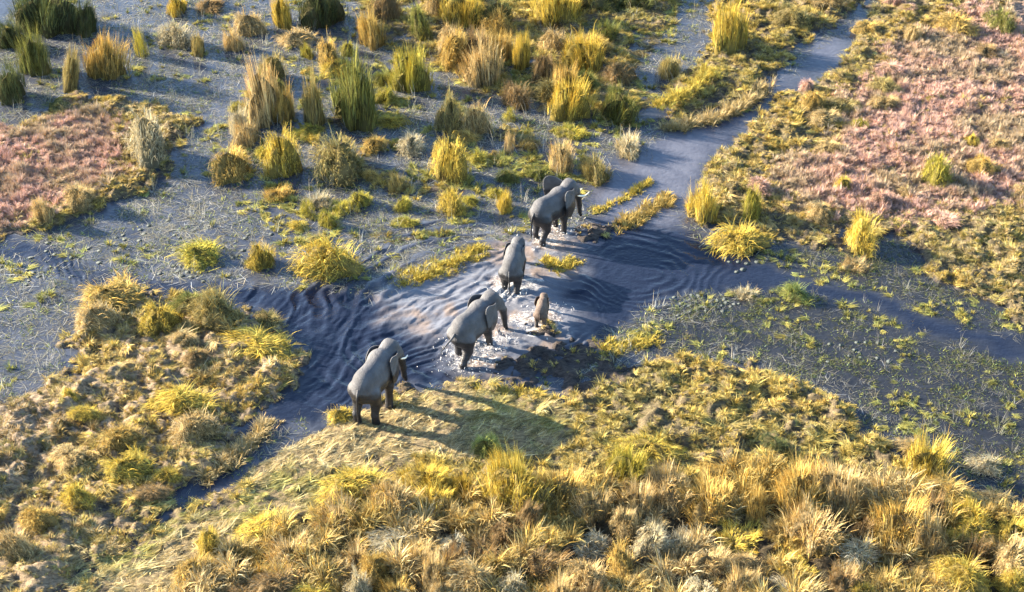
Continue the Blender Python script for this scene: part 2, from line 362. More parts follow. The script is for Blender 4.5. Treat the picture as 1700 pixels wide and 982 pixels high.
# colours: clear channel, weedy shallows, wake with mud patches and painted sky sheen, foam with painted crest light
sdw = np.maximum(sdist(*warp(x, y), P_CH1), sdist(*warp(x, y), P_CH2))
weed = 1-sstep(-.5, .4, sdw)
dark = sstep(-1.5, .6, sdist(x, y, P_DARK))
C_OPEN = np.array([.009, .013, .026]); C_WEED = np.array([.044, .050, .064]); C_DARK = np.array([.017, .019, .023]); C_MUD = np.array([.18, .135, .10])
n3 = fbm(x, y, 1.1, 4, 61)[:, None]
c = C_OPEN*(1-weed[:, None])+C_WEED*(.55+.8*n3)*weed[:, None]
c = c*(1-dark[:, None]*weed[:, None])+C_DARK*dark[:, None]*weed[:, None]
up = sstep(-.5, .8, sdist(x, y, P_CH2))[:, None]
c = c*(1-up)+np.array([.075, .08, .10])*up
wade = sstep(-.9, .9, sdist(*warp(x, y), P_WADE))[:, None]; c = c*(1-.85*wade)+np.array([.135, .14, .155])*.85*wade  # silvery grey painted over the wake in place of reflected bright sky
mud = .8*np.clip(sstep(-.7, .8, sdist(*warp(x, y), P_WADE))*sstep(.50, .68, fbm(x, y, 1.1, 4, 66)), 0, 1)[:, None]
c = c*(1-mud)+C_MUD*mud
me = mesh_np('water', np.stack([x, y, zz], 1), quads=Q)
vattr(me, 'wcol', c)
foam = churn*.63+sstep(-.3, .9, sdist(*warp(x, y), P_WADE))*(.10+.75*sstep(.03, .07, zz)*fbm(x, y, .9, 2, 71))  # froth round the feet, plus pale streaks painted as sunlit wave crests
for (u, v, rr_, s_) in ((905, 395, .9, .75), (925, 375, .8, .7), (790, 570, 1.0, .68), (770, 605, .9, .7), (835, 560, .9, .66), (835, 490, .7, .7), (740, 590, .8, .6), (893, 512, .35, .6), (925, 505, .35, .6)):
    p = at(u, v); foam = np.maximum(foam, s_*(1-sstep(rr_*.4, rr_*1.3, np.hypot(x-p[0], y-p[1]))))
vattr(me, 'foam', foam, 'FLOAT')
wo = obj('water', me, water_material()); wo['kind'] = 'structure'

# ------------------------------------------------------------------ grass blades
def blades(n, spread, h, width, lean=.35, droop=.5, jit=.25, segs=3, seed=0, core=0.0, tone=(.65, 1.25), shape='dome', hue=.12, base_up=0.0, tipgold=.0, flat=0.0, dirn=None):
    """n curved strips rooted in a disc; returns V, quads, tone"""
    r_ = np.random.default_rng(seed)
    rad = spread*np.sqrt(r_.uniform(core**2, 1, n)); th = r_.uniform(0, 2*math.pi, n)
    bx, by = rad*np.cos(th), rad*np.sin(th)
    # clumpy roots: gather blades round a few stools so the outline is uneven
    k = max(4, n//55); cx = r_.normal(0, spread*.55, k); cy = r_.normal(0, spread*.55, k); ch = r_.uniform(.45, 1.15, k)
    j = r_.integers(0, k, n)
    if shape != 'mat':
        bx = .25*bx+.75*(cx[j]+r_.normal(0, spread*.18, n)); by = .25*by+.75*(cy[j]+r_.normal(0, spread*.18, n))
    L = h*ch[j]*(1+r_.normal(0, jit*.5, n)); L = np.clip(L, h*.25, h*1.35)
    az = np.arctan2(by, bx)+r_.normal(0, .9, n)
    if dirn is not None: az = dirn+r_.normal(0, .45, n)
    out = np.hypot(bx, by)/max(spread, 1e-6)
    l0 = lean*(.25+.9*out)*np.abs(r_.normal(1, .4, n))+flat
    wv = width*r_.uniform(.7, 1.35, n)
    t = np.linspace(0, 1, segs+1)
    px = np.zeros((n, segs+1)); pz = np.zeros((n, segs+1)); ang = l0.copy()
    dr = droop*np.abs(r_.normal(1, .5, n))
    for s in range(segs):
        px[:, s+1] = px[:, s]+L/segs*np.sin(np.clip(ang, 0, 2.6)); pz[:, s+1] = pz[:, s]+L/segs*np.cos(np.clip(ang, 0, 2.6)); ang = ang+dr/segs*1.4*(s+1)/segs*1.5
    pz = np.maximum(pz, .012)+base_up
    dx, dy = np.cos(az)[:, None], np.sin(az)[:, None]
    twist = r_.uniform(-1.2, 1.2, n)[:, None]
    sx, sy = -np.sin(az[:, None]+twist), np.cos(az[:, None]+twist)
    wt = (wv[:, None]*np.array([1.0, .95, .7, .12])[None, :] if segs == 3 else wv[:, None]*np.linspace(1, .15, segs+1)[None, :])*.5
    X_ = bx[:, None]+px*dx; Y_ = by[:, None]+px*dy
    A = np.stack([X_+sx*wt, Y_+sy*wt, pz], 2); B = np.stack([X_-sx*wt, Y_-sy*wt, pz], 2)
    V = np.stack([A, B], 2).reshape(-1, 3)
    base = (np.arange(n)*(segs+1)*2)[:, None]+(np.arange(segs)*2)[None, :]
    q = np.stack([base, base+1, base+3, base+2], 2).reshape(-1, 4)
    tn = r_.uniform(tone[0], tone[1], n); hu = r_.normal(0, hue, n)
    T = np.stack([tn*(1+hu*.6), tn, tn*(1-hu*1.2)], 1)
    T = np.repeat(T[:, None, :], (segs+1)*2, 1)
    if tipgold:
        g_ = (np.linspace(0, 1, segs+1)**1.5)[None, :, None]*tipgold
        T = T*(1+np.repeat(g_, 2, 1)*np.array([.9, .5, .1]))
    return V, q, T.reshape(-1, 3)
def join(parts):
    V = []; Qs = []; T = []; o = 0
    for v, q, t in parts:
        V.append(v); Qs.append(q+o); T.append(t); o += len(v)
    return np.concatenate(V), np.concatenate(Qs), np.concatenate(T)
def bmesh_of(name, parts, mat):
    v, q, t = join(parts) if isinstance(parts, list) else parts
    me = mesh_np(name, v, quads=q, smooth=False); vattr(me, 'tone', np.clip(t, 0, 3)); me.materials.append(mat); return me

# clump kinds, all at nominal size: radius about .6 m, height about 1.3 m
KINDS = {}
MSHAPE = dict(reed=(.90, .76, 2.3), dome=(.92, .80, 1.8), straw=(.92, .62, 2.0), bent=(.92, .78, 1.6), low=(.85, .16, 1.4))  # root mounds, swollen into hidden opaque cores that shade the blades around them
def prof(s, a): return 1+.26*np.sin(2*a+s)+.17*np.sin(5*a+2*s)+.10*np.sin(9*a+s*3)
def crest(s, a): return 1+.22*np.sin(2*a+1.7*s)+.20*np.sin(5*a+.6*s)
def mound_pt(kind, s, f, a):
    R_, H_, pw = MSHAPE[kind]; r_ = R_*(1-f**pw)*prof(s, a)
    sh = -.28*f if kind == 'bent' else 0
    return r_*np.cos(a)+sh, r_*np.sin(a), H_*np.sin(f*math.pi/2)*crest(s, a)
def mound_mesh(kind, s):
    r_ = np.random.default_rng(900+s); nr, na = 6, 22; V = []; q = []
    for i in range(nr+1):
        for j in range(na):
            x_, y_, z_ = mound_pt(kind, s, i/nr, 2*math.pi*j/na); V.append((x_*.93+r_.normal(0, .02), y_*.93+r_.normal(0, .02), z_*.93+r_.normal(0, .02) if i else -.2))
    for i in range(nr):
        for j in range(na): q.append((i*na+j, i*na+(j+1) % na, (i+1)*na+(j+1) % na, (i+1)*na+j))
    V = np.array(V); return V, np.array(q), np.repeat(r_.uniform(.35, .9, (len(V), 1)), 3, 1)
def coat(kind, s, n, L, width, up, droop, seed, tone=(.4, 1.5), hue=.12, tipgold=.3, fmax=1.0, segs=3, jaz=.5):
    """grass rooted all over a tussock's mound and combed outward and down"""
    r_ = np.random.default_rng(seed); a = r_.uniform(0, 2*math.pi, n); f = fmax*(1-np.sqrt(r_.uniform(0, 1, n)))**.75
    lock = vnoise(a*3.2+s*7, f*3, seed)                                  # locks of hair, not an even brush
    bx, by, bz = mound_pt(kind, s, f, a)
    az = a+r_.normal(0, jaz, n)+(lock-.5)*1.6
    if kind == 'bent': az = np.where(r_.uniform(0, 1, n) < .6, R(190)+r_.normal(0, .5, n), az)
    Ln = L*(.35+1.5*lock*lock+.25*lock)*np.clip(r_.normal(1, .3, n), .3, 1.7); ang = up*(1.15-.75*f)*np.clip(r_.normal(1, .35, n), .1, 2)
    dr = droop*np.clip(r_.normal(1, .45, n), 0, 2.2); px = np.zeros((n, segs+1)); pz = np.zeros((n, segs+1))
    for k in range(segs):
        px[:, k+1] = px[:, k]+Ln/segs*np.sin(np.clip(ang, 0, 2.9)); pz[:, k+1] = pz[:, k]+Ln/segs*np.cos(np.clip(ang, 0, 2.9)); ang = ang+dr/segs*(k+1)*.75
    wd = width*r_.uniform(.7, 1.4, n)[:, None]*np.array([1, .95, .7, .12] if segs == 3 else [1, .85, .12])[None]*.5
    tw = r_.uniform(-.7, .7, n)[:, None]; sx, sy = -np.sin(az[:, None]+tw), np.cos(az[:, None]+tw)
    X_ = bx[:, None]+px*np.cos(az)[:, None]; Y_ = by[:, None]+px*np.sin(az)[:, None]; Z_ = np.maximum(bz[:, None]+pz, .01)
    V = np.stack([np.stack([X_+sx*wd, Y_+sy*wd, Z_], 2), np.stack([X_-sx*wd, Y_-sy*wd, Z_], 2)], 2).reshape(-1, 3)
    base = (np.arange(n)*(segs+1)*2)[:, None]+(np.arange(segs)*2)[None, :]
    q = np.stack([base, base+1, base+3, base+2], 2).reshape(-1, 4)
    tn = r_.uniform(*tone, n)*(.75+.5*lock); hu = r_.normal(0, hue, n); T = np.stack([tn*(1+hu*.6), tn, tn*(1-hu*1.2)], 1)
    g_ = 1+(np.linspace(0, 1, segs+1)**1.5)[None, :, None]*tipgold*np.array([.9, .5, .1])[None, None]
    T = np.repeat(T[:, None, :]*g_, 2, 1).reshape(-1, 3)
    return V, q, T
def build_kinds():
    for s in range(5):
        spec = dict(reed=[coat('reed', s, 1500, .36, .017, .30, .9, 100+s, (.35, 1.4), tipgold=.5), blades(110, .5, 1.15, .012, .2, .5, .4, 3, 120+s, tone=(.9, 1.7))],
                    dome=[coat('dome', s, 1500, .34, .018, .75, 1.7, 200+s), blades(70, .35, 1.05, .012, .4, .9, .4, 3, 220+s, tone=(.8, 1.7))],
                    straw=[coat('straw', s, 1300, .42, .017, .35, .9, 300+s, hue=.16, tipgold=.25), blades(160, .8, .95, .013, .3, .7, .5, 3, 320+s, tone=(.8, 1.9))],
                    low=[blades(560, .80, .40, .020, .8, .9, .7, 2, 400+s, tone=(.35, 1.6), tipgold=.2), blades(240, 1.0, .30, .020, 1.2, .5, .6, 2, 430+s, tone=(.35, 1.5))],
                    bent=[coat('bent', s, 1500, .42, .018, .8, 1.6, 500+s, hue=.14), blades(60, .4, 1.0, .012, .5, 1.2, .4, 3, 520+s, tone=(.8, 1.7))])
        for k, parts in spec.items():
            tp = [blades(330 if k != 'low' else 120, 1.30, .34, .020, .9, 1.2, .7, 2, 140+s+len(k)*37, tone=(.35, 1.2))]
            KINDS[k, s] = (bmesh_of(k+'_leaf', parts, M_BLADE), bmesh_of(k+'_thatch', tp, M_BLADE), bmesh_of('root_mound', mound_mesh(k, s), M_BLADE))
NAMES = dict(reed=('reed_clump', 'reed clump', 'foliage', 'thatch'), dome=('grass_tussock', 'grass tussock', 'foliage', 'thatch'), straw=('straw_grass_clump', 'grass clump', 'foliage', 'thatch'),
             low=('water_weed_clump', 'weed clump', 'foliage', 'litter'), bent=('bent_grass_tussock', 'grass tussock', 'foliage', 'thatch'))
build_kinds()
TINT = dict(gold=(.50, .36, .11), green=(.20, .21, .06), dark=(.10, .12, .05), straw=(.54, .41, .19), pale=(.52, .46, .29), bright=(.40, .36, .07), brown=(.30, .21, .10), olive=(.34, .285, .11), yellow=(.54, .42, .085), lime=(.27, .31, .09), pink=(.56, .38, .31))
TINT = {k: tuple(.75*q for q in v) for k, v in TINT.items()}
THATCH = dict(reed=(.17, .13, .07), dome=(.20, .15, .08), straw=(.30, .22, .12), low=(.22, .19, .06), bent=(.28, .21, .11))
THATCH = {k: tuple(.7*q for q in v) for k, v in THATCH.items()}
TUSS = []                                          # footprints, to keep the cover from growing through
def clump(u, v, wpx, hpx, kind, tint, label, group):
    s = ppm(u, v); dp = depr(v)
    r_ = wpx/s/2; h = max((hpx/s-1.0*r_*math.sin(dp))/math.cos(dp), .38*r_+.12)
    if kind == 'low': h = min(h, .35)
    if v > 735: h *= .85
    if group.startswith('tussocks on the left'): h *= .8
    z = 0.0
    for _ in range(3):
        p = at(u, v, max(z, 0)); p = p+np.array([0, r_*.8, 0])
        z = float(ground_z(np.array([p[0]]), np.array([p[1]]))[0]); z = max(z-.03, -.12)
    nm, cat, fn, tn = NAMES[kind]
    t = thing(nm, label, cat, (p[0], p[1], z), random.uniform(0, 6.28) if kind != 'bent' else random.uniform(-.5, .5), group)
    t.rotation_euler.x = random.gauss(0, .10); t.rotation_euler.y = random.gauss(0, .10)
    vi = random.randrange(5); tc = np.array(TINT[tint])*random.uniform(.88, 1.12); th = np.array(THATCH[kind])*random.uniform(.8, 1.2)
    sc3 = (r_*random.uniform(.95, 1.08), r_*(random.uniform(.78, 1.02) if kind != 'low' else random.uniform(.5, .85)), h)
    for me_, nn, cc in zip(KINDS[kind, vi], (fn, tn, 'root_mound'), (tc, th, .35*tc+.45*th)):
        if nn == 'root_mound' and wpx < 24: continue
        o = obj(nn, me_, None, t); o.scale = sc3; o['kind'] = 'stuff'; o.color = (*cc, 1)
    TUSS.append((p[0], p[1], r_, u, v, label))
    return t
TUSSOCKS = """
70 62 105 78 reed dark | big dark reed clump filling the far left corner, yellow on its left side
140 60 46 54 reed dark | dark green reed clump right beside the big one in the far left corner
18 82 46 46 reed dark | dark reed clump at the left edge just in front of the corner reeds
55 128 50 68 reed green | green and gold reed clump standing left of the slim reed column
16 172 52 60 reed dark | dark reed clump at the left edge just behind the pink plants
112 152 34 66 reed olive | slim tall reed column in pale water left of the round golden one
170 134 64 76 reed gold | round golden reed clump alone in pale water with dark base
235 96 22 44 reed bright | very narrow bright green reed tuft alone in pale water
92 188 60 22 low dark | low dark green plants lying flat between the left reeds and pink plants
288 82 54 46 dome pale | pale yellow rounded tussock beside the small upright green tuft
328 94 26 40 reed olive | small upright green tuft on the right of a pale yellow tussock
292 26 34 34 reed yellow | small yellow tuft cut by the far edge of the view, left part
345 22 60 26 dome brown | brown tussock at the far edge between two yellow tufts
415 62 52 44 bent straw | straw tussock combed over to the left behind the pale water
388 86 30 40 straw straw | thin straw clump at the foot of the combed straw tussock
470 48 34 60 reed yellow | bright yellow reed tuft on the left face of the dark far reeds
530 50 76 66 reed dark | broad dark reed clump at the far edge beside a bright yellow tuft
494 80 58 34 bent straw | bundle of straw grass arching over in front of the dark far reeds
545 114 46 48 dome gold | golden tussock standing alone below the arching straw bundle
448 140 42 48 dome olive | olive tussock at the back of the tall reed group left of centre
440 212 58 92 reed straw | tall straw coloured reed clump, leftmost of the three tall reed clumps
470 205 40 52 reed gold | golden reed clump tucked against the tall straw coloured reeds
520 212 42 76 reed olive | middle and slimmest of the three tall reed clumps left of centre
588 216 84 104 reed green | largest green reed clump, rightmost of the three tall reed clumps
242 272 74 76 dome pale | big pale tussock at the right rim of the left pink plants
395 226 26 46 straw pale | thin wispy pale straw tuft left of the tall straw coloured reeds
408 246 50 46 straw straw | short straw clump in front of the tall straw coloured reeds
382 304 66 56 dome gold | golden tussock with dark right side, leftmost of three in a row
470 296 52 70 dome yellow | bright yellow tussock, middle one of three in a row
562 304 90 70 dome olive | broad green and gold tussock, right one of three in a row
315 320 62 40 low olive | low yellow green tussock left of the three tussocks in a row
416 334 48 30 low lime | low bright green weed clump in front of the golden tussock
128 348 54 38 dome straw | straw tussock at the near edge of the left pink plants
72 376 34 32 straw straw | small straw clump at the near left corner of the pink plants
617 80 52 66 straw gold | gold and straw clump with long thin stalks near the far edge left of centre
682 156 58 72 reed bright | bright yellow green reed clump standing alone behind open water
770 50 64 62 reed yellow | tall yellow reed clump at the far edge straight above the elephants
825 48 50 44 reed dark | dark reed clump at the far edge right of the yellow reeds
925 46 70 58 reed yellow | broad yellow reed clump at the far edge, right of centre
752 110 46 58 dome gold | golden arching tussock left of the straw clump behind the elephants
802 148 66 80 straw straw | large straw clump with long leaning stalks far behind the elephants
832 104 36 50 straw gold | golden straw clump just behind the large straw clump
866 116 34 54 reed yellow | narrow yellow reed tuft right of the large straw clump
926 90 42 42 bent straw | straw tussock bent over in front of the broad yellow far reeds
856 182 46 42 dome brown | brown domed tussock with dark top behind the largest elephant
972 122 58 60 reed yellow | tall yellow reed clump at the back of the yellow group left of the path
935 168 38 54 reed gold | golden reed clump on the left of the yellow group by the path
946 202 60 62 reed yellow | bright yellow reed clump at the front of the yellow group by the path
1026 206 62 58 reed green | green reed clump at the right end of the yellow group by the path
746 222 50 64 dome olive | olive tussock in weedy water, left of the leaning straw one
792 226 44 52 bent straw | leaning straw tussock in weedy water right of the olive one
746 306 62 72 dome yellow | yellow tussock with dark right side nearest behind the two lead elephants
620 256 46 32 dome gold | small golden tussock to the right of the broad green one
680 258 48 36 dome pale | small pale tussock midway between the tall reeds and the lead elephant
932 286 50 54 straw straw | straw clump close behind the largest elephant's ears
990 304 60 48 straw olive | olive straw clump on the path bank behind the largest elephant
1045 262 50 40 straw pale | pale straw clump at the bank of the far water path
845 254 16 36 straw straw | wispy single straw tuft in weedy water above the largest elephant
1010 22 70 34 reed dark | dark reed clump cut by the far edge right of the yellow reeds
955 20 40 30 reed gold | golden tip of a reed clump cut by the far edge
1060 20 60 30 reed dark | dark reed clump at the far edge near the start of the path
1214 80 60 70 reed yellow | tall yellow reed clump standing on the far bank of the water path
1150 124 58 36 low bright | low bright green grass left of the tall yellow path reeds
1112 130 46 40 straw olive | thin olive grass clump left of the far water path
1128 172 62 30 low yellow | low yellow grass strip behind the bank of the water path
1172 136 56 34 low yellow | low yellow grass behind the bank, nearer the tall yellow path reeds
1315 50 60 40 dome olive | olive tussock on the far bank where the path leaves the view
1375 20 60 30 dome straw | straw tussock at the far edge left of the path's far end
1556 312 44 54 dome bright | bright yellow green tussock alone among the pink plants
1634 292 48 32 dome gold | low golden tussock right of the bright one among the pink plants
1166 370 50 62 straw yellow | yellow grass clump where the two water paths meet, right bank
1250 372 40 56 dome bright | bright yellow tussock on the right bank behind the overhanging one
1234 424 86 54 bent yellow | yellow tussock overhanging the right channel with dark base
1432 424 60 64 dome yellow | domed yellow tussock at the near edge of the pink plants
1420 452 44 26 straw straw | straw grass at the foot of the domed yellow tussock
1428 222 28 24 dome bright | small bright tussock amid the pale right slope
1240 290 46 30 low yellow | low yellow clump at the left rim of the right slope
1470 158 46 26 dome olive | rounded olive hummock high on the right pink slope
1470 186 44 26 dome straw | straw hummock just below the rounded olive one on the right slope
1404 190 50 26 dome olive | olive hummock left of the straw one on the right slope
1590 60 60 34 dome gold | golden hummock near the far edge of the right pink slope
1665 60 50 40 dome green | greenish hummock near the far right corner
1640 100 46 24 dome brown | brown hummock below the far right corner
1665 250 50 26 dome straw | straw hummock at the right edge of the pink slope
1380 262 50 26 dome straw | straw hummock amid the pale middle of the right slope
1540 400 50 30 low straw | straw grass lip at the head of the small dark right pool
1640 410 60 36 low yellow | yellow grass mat right of the small dark right pool
1565 380 46 24 dome pink | pinkish hummock beside the small dark right pool
1600 440 60 30 low olive | olive grass mat below the small dark right pool
1660 490 60 36 low yellow | yellow grass mat at the right edge above the channel
1570 522 54 28 low olive | olive weed clump at the channel rim left of the right edge mat
332 446 76 44 bent bright | yellow green tussock lying to the right among floating lily leaves
432 450 44 48 dome yellow | yellow tussock with hollow dark middle right of the lily leaves
548 470 92 74 bent yellow | big yellow tussock hanging over the channel behind the left island
185 516 82 48 bent gold | long haired golden tussock on the back rim of the left island
160 552 60 50 bent straw | straw tussock spilling down the left rim of the island
262 558 64 56 dome yellow | round yellow tussock at the middle of the left island's back
358 556 84 76 bent olive | tall olive tussock, highest on the back of the left island
310 524 56 36 dome green | low green tussock between the round yellow and tall olive island ones
432 600 92 48 bent yellow | broad yellow tussock at the island's right end beside the channel
440 548 48 34 dome olive | small olive tussock at the island tip where the channel bends
300 694 90 52 bent yellow | yellow tussock curved like a wave on the island's near part
322 742 70 56 bent straw | straw tussock below the wave shaped yellow one
202 756 62 54 bent gold | golden tussock left of the wave shaped yellow one
214 806 72 58 bent yellow | yellow tussock with long dark right side near the lower channel
128 848 52 52 bent yellow | narrow yellow tussock left of the long dark sided one
66 884 50 54 bent gold | golden tussock nearest the left edge of the island slope
20 940 64 68 bent straw | straw tussock at the left edge, near corner
110 780 60 40 dome straw | pale straw hummock on the island's grey left slope
60 640 60 34 low olive | olive weed clump at the left edge in shallow water
240 580 20 20 low yellow | tiny yellow tuft in the water left of the island
645 472 58 34 low bright | low bright green mat on the channel edge behind the wading elephants
592 386 50 38 low bright | bright yellow green weed clump midway to the left tussocks
625 398 40 28 low yellow | small yellow weed clump right of the bright midway one
655 408 40 30 low olive | small olive weed clump nearer the low yellow mat
748 360 42 44 dome yellow | small yellow tussock between the yellow tussock and the second elephant
838 354 32 38 straw yellow | small yellow straw tuft left of the largest elephant's rump
866 366 26 42 low yellow | narrow yellow tuft touching the largest elephant's rump
526 350 50 28 straw pale | pale straw tuft standing in weedy water in front of three tussocks
786 332 40 26 low bright | small bright weed patch left of the largest elephant
570 710 42 32 bent yellow | yellow tussock at the heels of the nearest elephant
1045 570 60 34 low yellow | yellow weed patch right of the mud bank behind the calf
1060 590 70 30 low olive | olive weed mat at the right end of the dark mud
1130 560 70 28 low olive | olive weed mat floating right of the mud bank
1325 506 56 36 bent lime | grey green leafy clump beside the right channel
1240 500 40 26 straw pale | pale wisps at the edge of the right channel
1535 556 66 22 low yellow | flat yellow weed strip beside the right channel, near side
1500 580 50 22 low yellow | flat yellow weed strip just below the other strip in dark water
1345 545 50 22 low olive | olive weed patch in the dark right water
1370 570 34 18 low lime | small lime weed patch in the dark right water
1480 640 30 20 low lime | small lime weed patch low in the dark right water
1540 806 78 82 straw yellow | tall yellow clump at the near bank beside dark water
1520 760 60 30 bent straw | straw grass lying behind the tall yellow clump by dark water
1648 790 56 36 bent pale | pale green fan of grass lying in the dark near right water
1080 774 92 42 dome yellow | wide yellow tussock with dark front behind the long grass meadow
1040 812 58 64 reed bright | yellow green clump below the wide dark fronted tussock
810 762 44 40 dome lime | green tuft inside the nearest elephant's shadow
1130 650 34 18 low green | small green tuft on the near bank, right side
1285 755 40 22 dome dark | small dark hollowed tuft on the near bank
585 842 100 60 bent yellow | long yellow tussock at the far left end of the near meadow
560 900 80 60 straw straw | straw clump in front of the long yellow one, left end of meadow
650 860 70 60 straw straw | straw clump left of the twin yellow clumps in the near meadow
705 822 66 52 straw yellow | yellow clump nearest below the nearest elephant's leg shadows
716 860 70 56 straw yellow | bright yellow clump in front of the one below the leg shadows
770 828 34 40 reed yellow | small upright yellow tuft left of the broad meadow hump
852 858 90 92 straw yellow | left half of the broad yellow meadow hump below the shadow
925 862 96 84 straw gold | right half of the broad yellow meadow hump below the shadow
985 872 60 60 straw straw | straw clump at the right foot of the broad yellow hump
1110 850 84 70 straw straw | pale topped clump at the back of the middle meadow
1180 872 80 76 straw gold | golden clump right of the pale topped one in the meadow
1196 816 62 40 dome gold | golden tussock with dark hollow at the meadow's back rim
1265 812 50 38 dome gold | golden tussock next to the square dark hollow at the meadow rim
1330 860 84 96 straw gold | tall golden clump right of the square dark hollow
1392 856 74 90 straw straw | tall straw clump leaning beside the tall golden one
1350 930 90 80 straw straw | straw clump in front of the tall golden meadow clump
1500 918 92 96 straw gold | tall golden clump left of the dark gap, near right meadow
1545 930 64 80 straw straw | straw clump on the right flank of the clump by the dark gap
1612 882 50 54 straw yellow | yellow upright clump right of the dark gap in the meadow
1680 920 60 56 dome yellow | yellow tussock at the right edge of the meadow
1580 842 70 40 bent gold | golden grass roll on the bank below the tall yellow clump
1660 850 70 40 bent straw | straw grass roll at the right edge above the meadow
345 930 40 50 dome yellow | yellow tuft with dark right side at the meadow's left rim
320 975 60 50 dome gold | golden tussock at the bottom edge, left end of meadow
430 905 80 40 bent yellow | low yellow grass ridge on the trodden slope left of the meadow
480 955 90 60 straw straw | straw clump at the bottom left of the long meadow
"""
TINT['pink'] = (.43, .28, .215)
GRP_AT = [(lambda u, v: v > 735 and u > 300, 'grass clumps of the near meadow'), (lambda u, v: u < 520 and v > 480, 'tussocks on the left island'),
          (lambda u, v: u > 1140 and 150 < v < 470, 'tussocks on the right slope'), (lambda u, v: v > 470, 'weed clumps along the near channel')]
for line in TUSSOCKS.strip().splitlines():
    a_, lab = line.split('|'); f = a_.split()
    u, v, w_, h_ = map(float, f[:4]); grp = 'tussocks standing in the far marsh'
    for test, nm in GRP_AT:
        if test(u, v): grp = nm; break
    clump(u, v, w_, h_, f[4], f[5], lab.strip(), grp)
# the unlabelled rest of the meadow and of the humps on land: alike and close together
LAND_N = len(TUSS); USED = set()
WORD = dict(straw='straw coloured', pink='pinkish', gold='golden', bright='bright green')
NOUN = dict(reed='reed tuft', dome='grass tussock', straw='long grass clump', low='low weed patch', bent='lodged grass tuft')
def placed_label(u, v, kind, tint, default):
    near = sorted(TUSS[:LAND_N], key=lambda t: (t[3]-u)**2+(1.6*(t[4]-v))**2)
    for t in near[:6]:
        ph = t[5].split(',')[0]
        if len(ph.split()) > 9 or ph.startswith(('left half', 'right half')): continue
        du, dv = u-t[3], v-t[4]
        rel = ('right of' if du > 0 else 'left of') if abs(du) > abs(dv)*1.3 else ('in front of' if dv > 0 else 'behind')
        lab = f"{WORD.get(tint, tint)} {NOUN[kind]} {rel} the {ph}"
        if lab not in USED and len(lab.split()) <= 16:
            USED.add(lab); return lab
    return default
def fill(P, n, wr, hr, kinds, tints, label, group, gap=.75, seed=0, minsd=.1):
    r_ = np.random.default_rng(seed); lo = P.min(0); hi = P.max(0); lo = np.maximum(lo, (-19, -17.5)); hi = np.minimum(hi, (21, 27)); k = 0
    for _ in range(n*40):
        if k >= n: break
        x_, y_ = r_.uniform(lo, hi)
        if sdist(np.array([x_]), np.array([y_]), P)[0] < minsd: continue
        d = CAM[1]; dy = y_-CAM[1]; dist = dy*math.cos(DEP)+CAM[2]*math.sin(DEP)
        if abs(x_)/dist*FPX > 900: continue
        bb = (dy*math.sin(DEP)-CAM[2]*math.cos(DEP))/dist*FPX
        if bb < -530: continue
        w_ = r_.uniform(*wr)
        if any((x_-t[0])**2+(y_-t[1])**2 < ((w_/2/45*.9+t[2])*gap)**2 for t in TUSS): continue
        u_, v_ = 850+x_/dist*FPX, 491-bb
        ti = tints[r_.integers(len(tints))]
        ki = kinds[r_.integers(len(kinds))]
        clump(u_, v_, w_, r_.uniform(*hr), ki, ti, placed_label(u_, v_, ki, ti, label), group); k += 1
fill(P_MEADOW, 56, (40, 84), (34, 62), ['straw', 'bent', 'dome'], ['straw', 'straw', 'gold', 'pale', 'yellow', 'brown'], 'clump of long dry grass crowded among others in the near meadow', 'crowded clumps of the near meadow', .86, 5, 1.2)
fill(P_RIGHT, 34, (26, 48), (18, 28), ['dome', 'low'], ['olive', 'straw', 'gold', 'pink', 'yellow'], 'low dry grass hump scattered over the pink right slope', 'scattered humps of the right slope', 1.1, 6, .5)
fill(P_ISLE, 10, (26, 46), (18, 28), ['bent', 'dome'], ['straw', 'gold', 'yellow', 'brown'], 'low straw tuft scattered over the left island', 'scattered tufts of the left island', 1.0, 7, .5)
fill(P_UMAT, 34, (30, 64), (30, 60), ['straw', 'dome', 'low', 'bent'], ['olive', 'straw', 'gold', 'brown', 'green'], 'small grass tuft between the larger tussocks of the far marsh', 'small tufts of the far marsh', .8, 8, .2)
fill(P_MARSH, 60, (20, 52), (16, 34), ['low', 'straw', 'low', 'dome', 'bent'], ['olive', 'yellow', 'bright', 'bright', 'gold', 'green'], 'small grass tuft standing in the weedy water behind the elephants', 'small tufts in the weedy water', 1.0, 9, .1)

# long low strips of weed and bank grass, each one growing along a line
def strip(pts, wid, h, n, name, tint, label, group, seed, thatch=(.2, .16, .06)):
    P = np.array([at(*q)[:2] for q in pts]); c0 = P.mean(0); L = np.linalg.norm(np.diff(P, axis=0), axis=1); cum = np.r_[0, np.cumsum(L)]
    r_ = np.random.default_rng(seed); A = []; B = []
    for k in range(n):
        s = r_.uniform(0, cum[-1]); i = min(np.searchsorted(cum, s, 'right')-1, len(L)-1); f = (s-cum[i])/L[i]
        q = P[i]*(1-f)+P[i+1]*f; q = q+r_.normal(0, wid*.55, 2)-c0; hh = h*.75*r_.uniform(.35, 1.3)
        for lst, args in ((A, (40, .18, hh, .018, .6, .9, .5, 3, seed*1000+k)), (B, (14, .24, hh*.7, .02, 1.2, .6, .5, 3, seed*1000+500+k))):
            v, qd, t = blades(*args, tone=(.55, 1.3)); v = v+np.array([q[0], q[1], 0]); lst.append((v, qd, t))
    t = thing(name, label, name.replace('_', ' '), (c0[0], c0[1], max(float(ground_z(c0[:1], c0[1:])[0]), -.02)), 0, group)
    for nn, lst, cc in (('foliage', A, TINT[tint]), ('litter', B, thatch)):
        o = obj(nn, bmesh_of(nn, lst, M_BLADE), None, t); o['kind'] = 'stuff'; o.color = (*cc, 1)
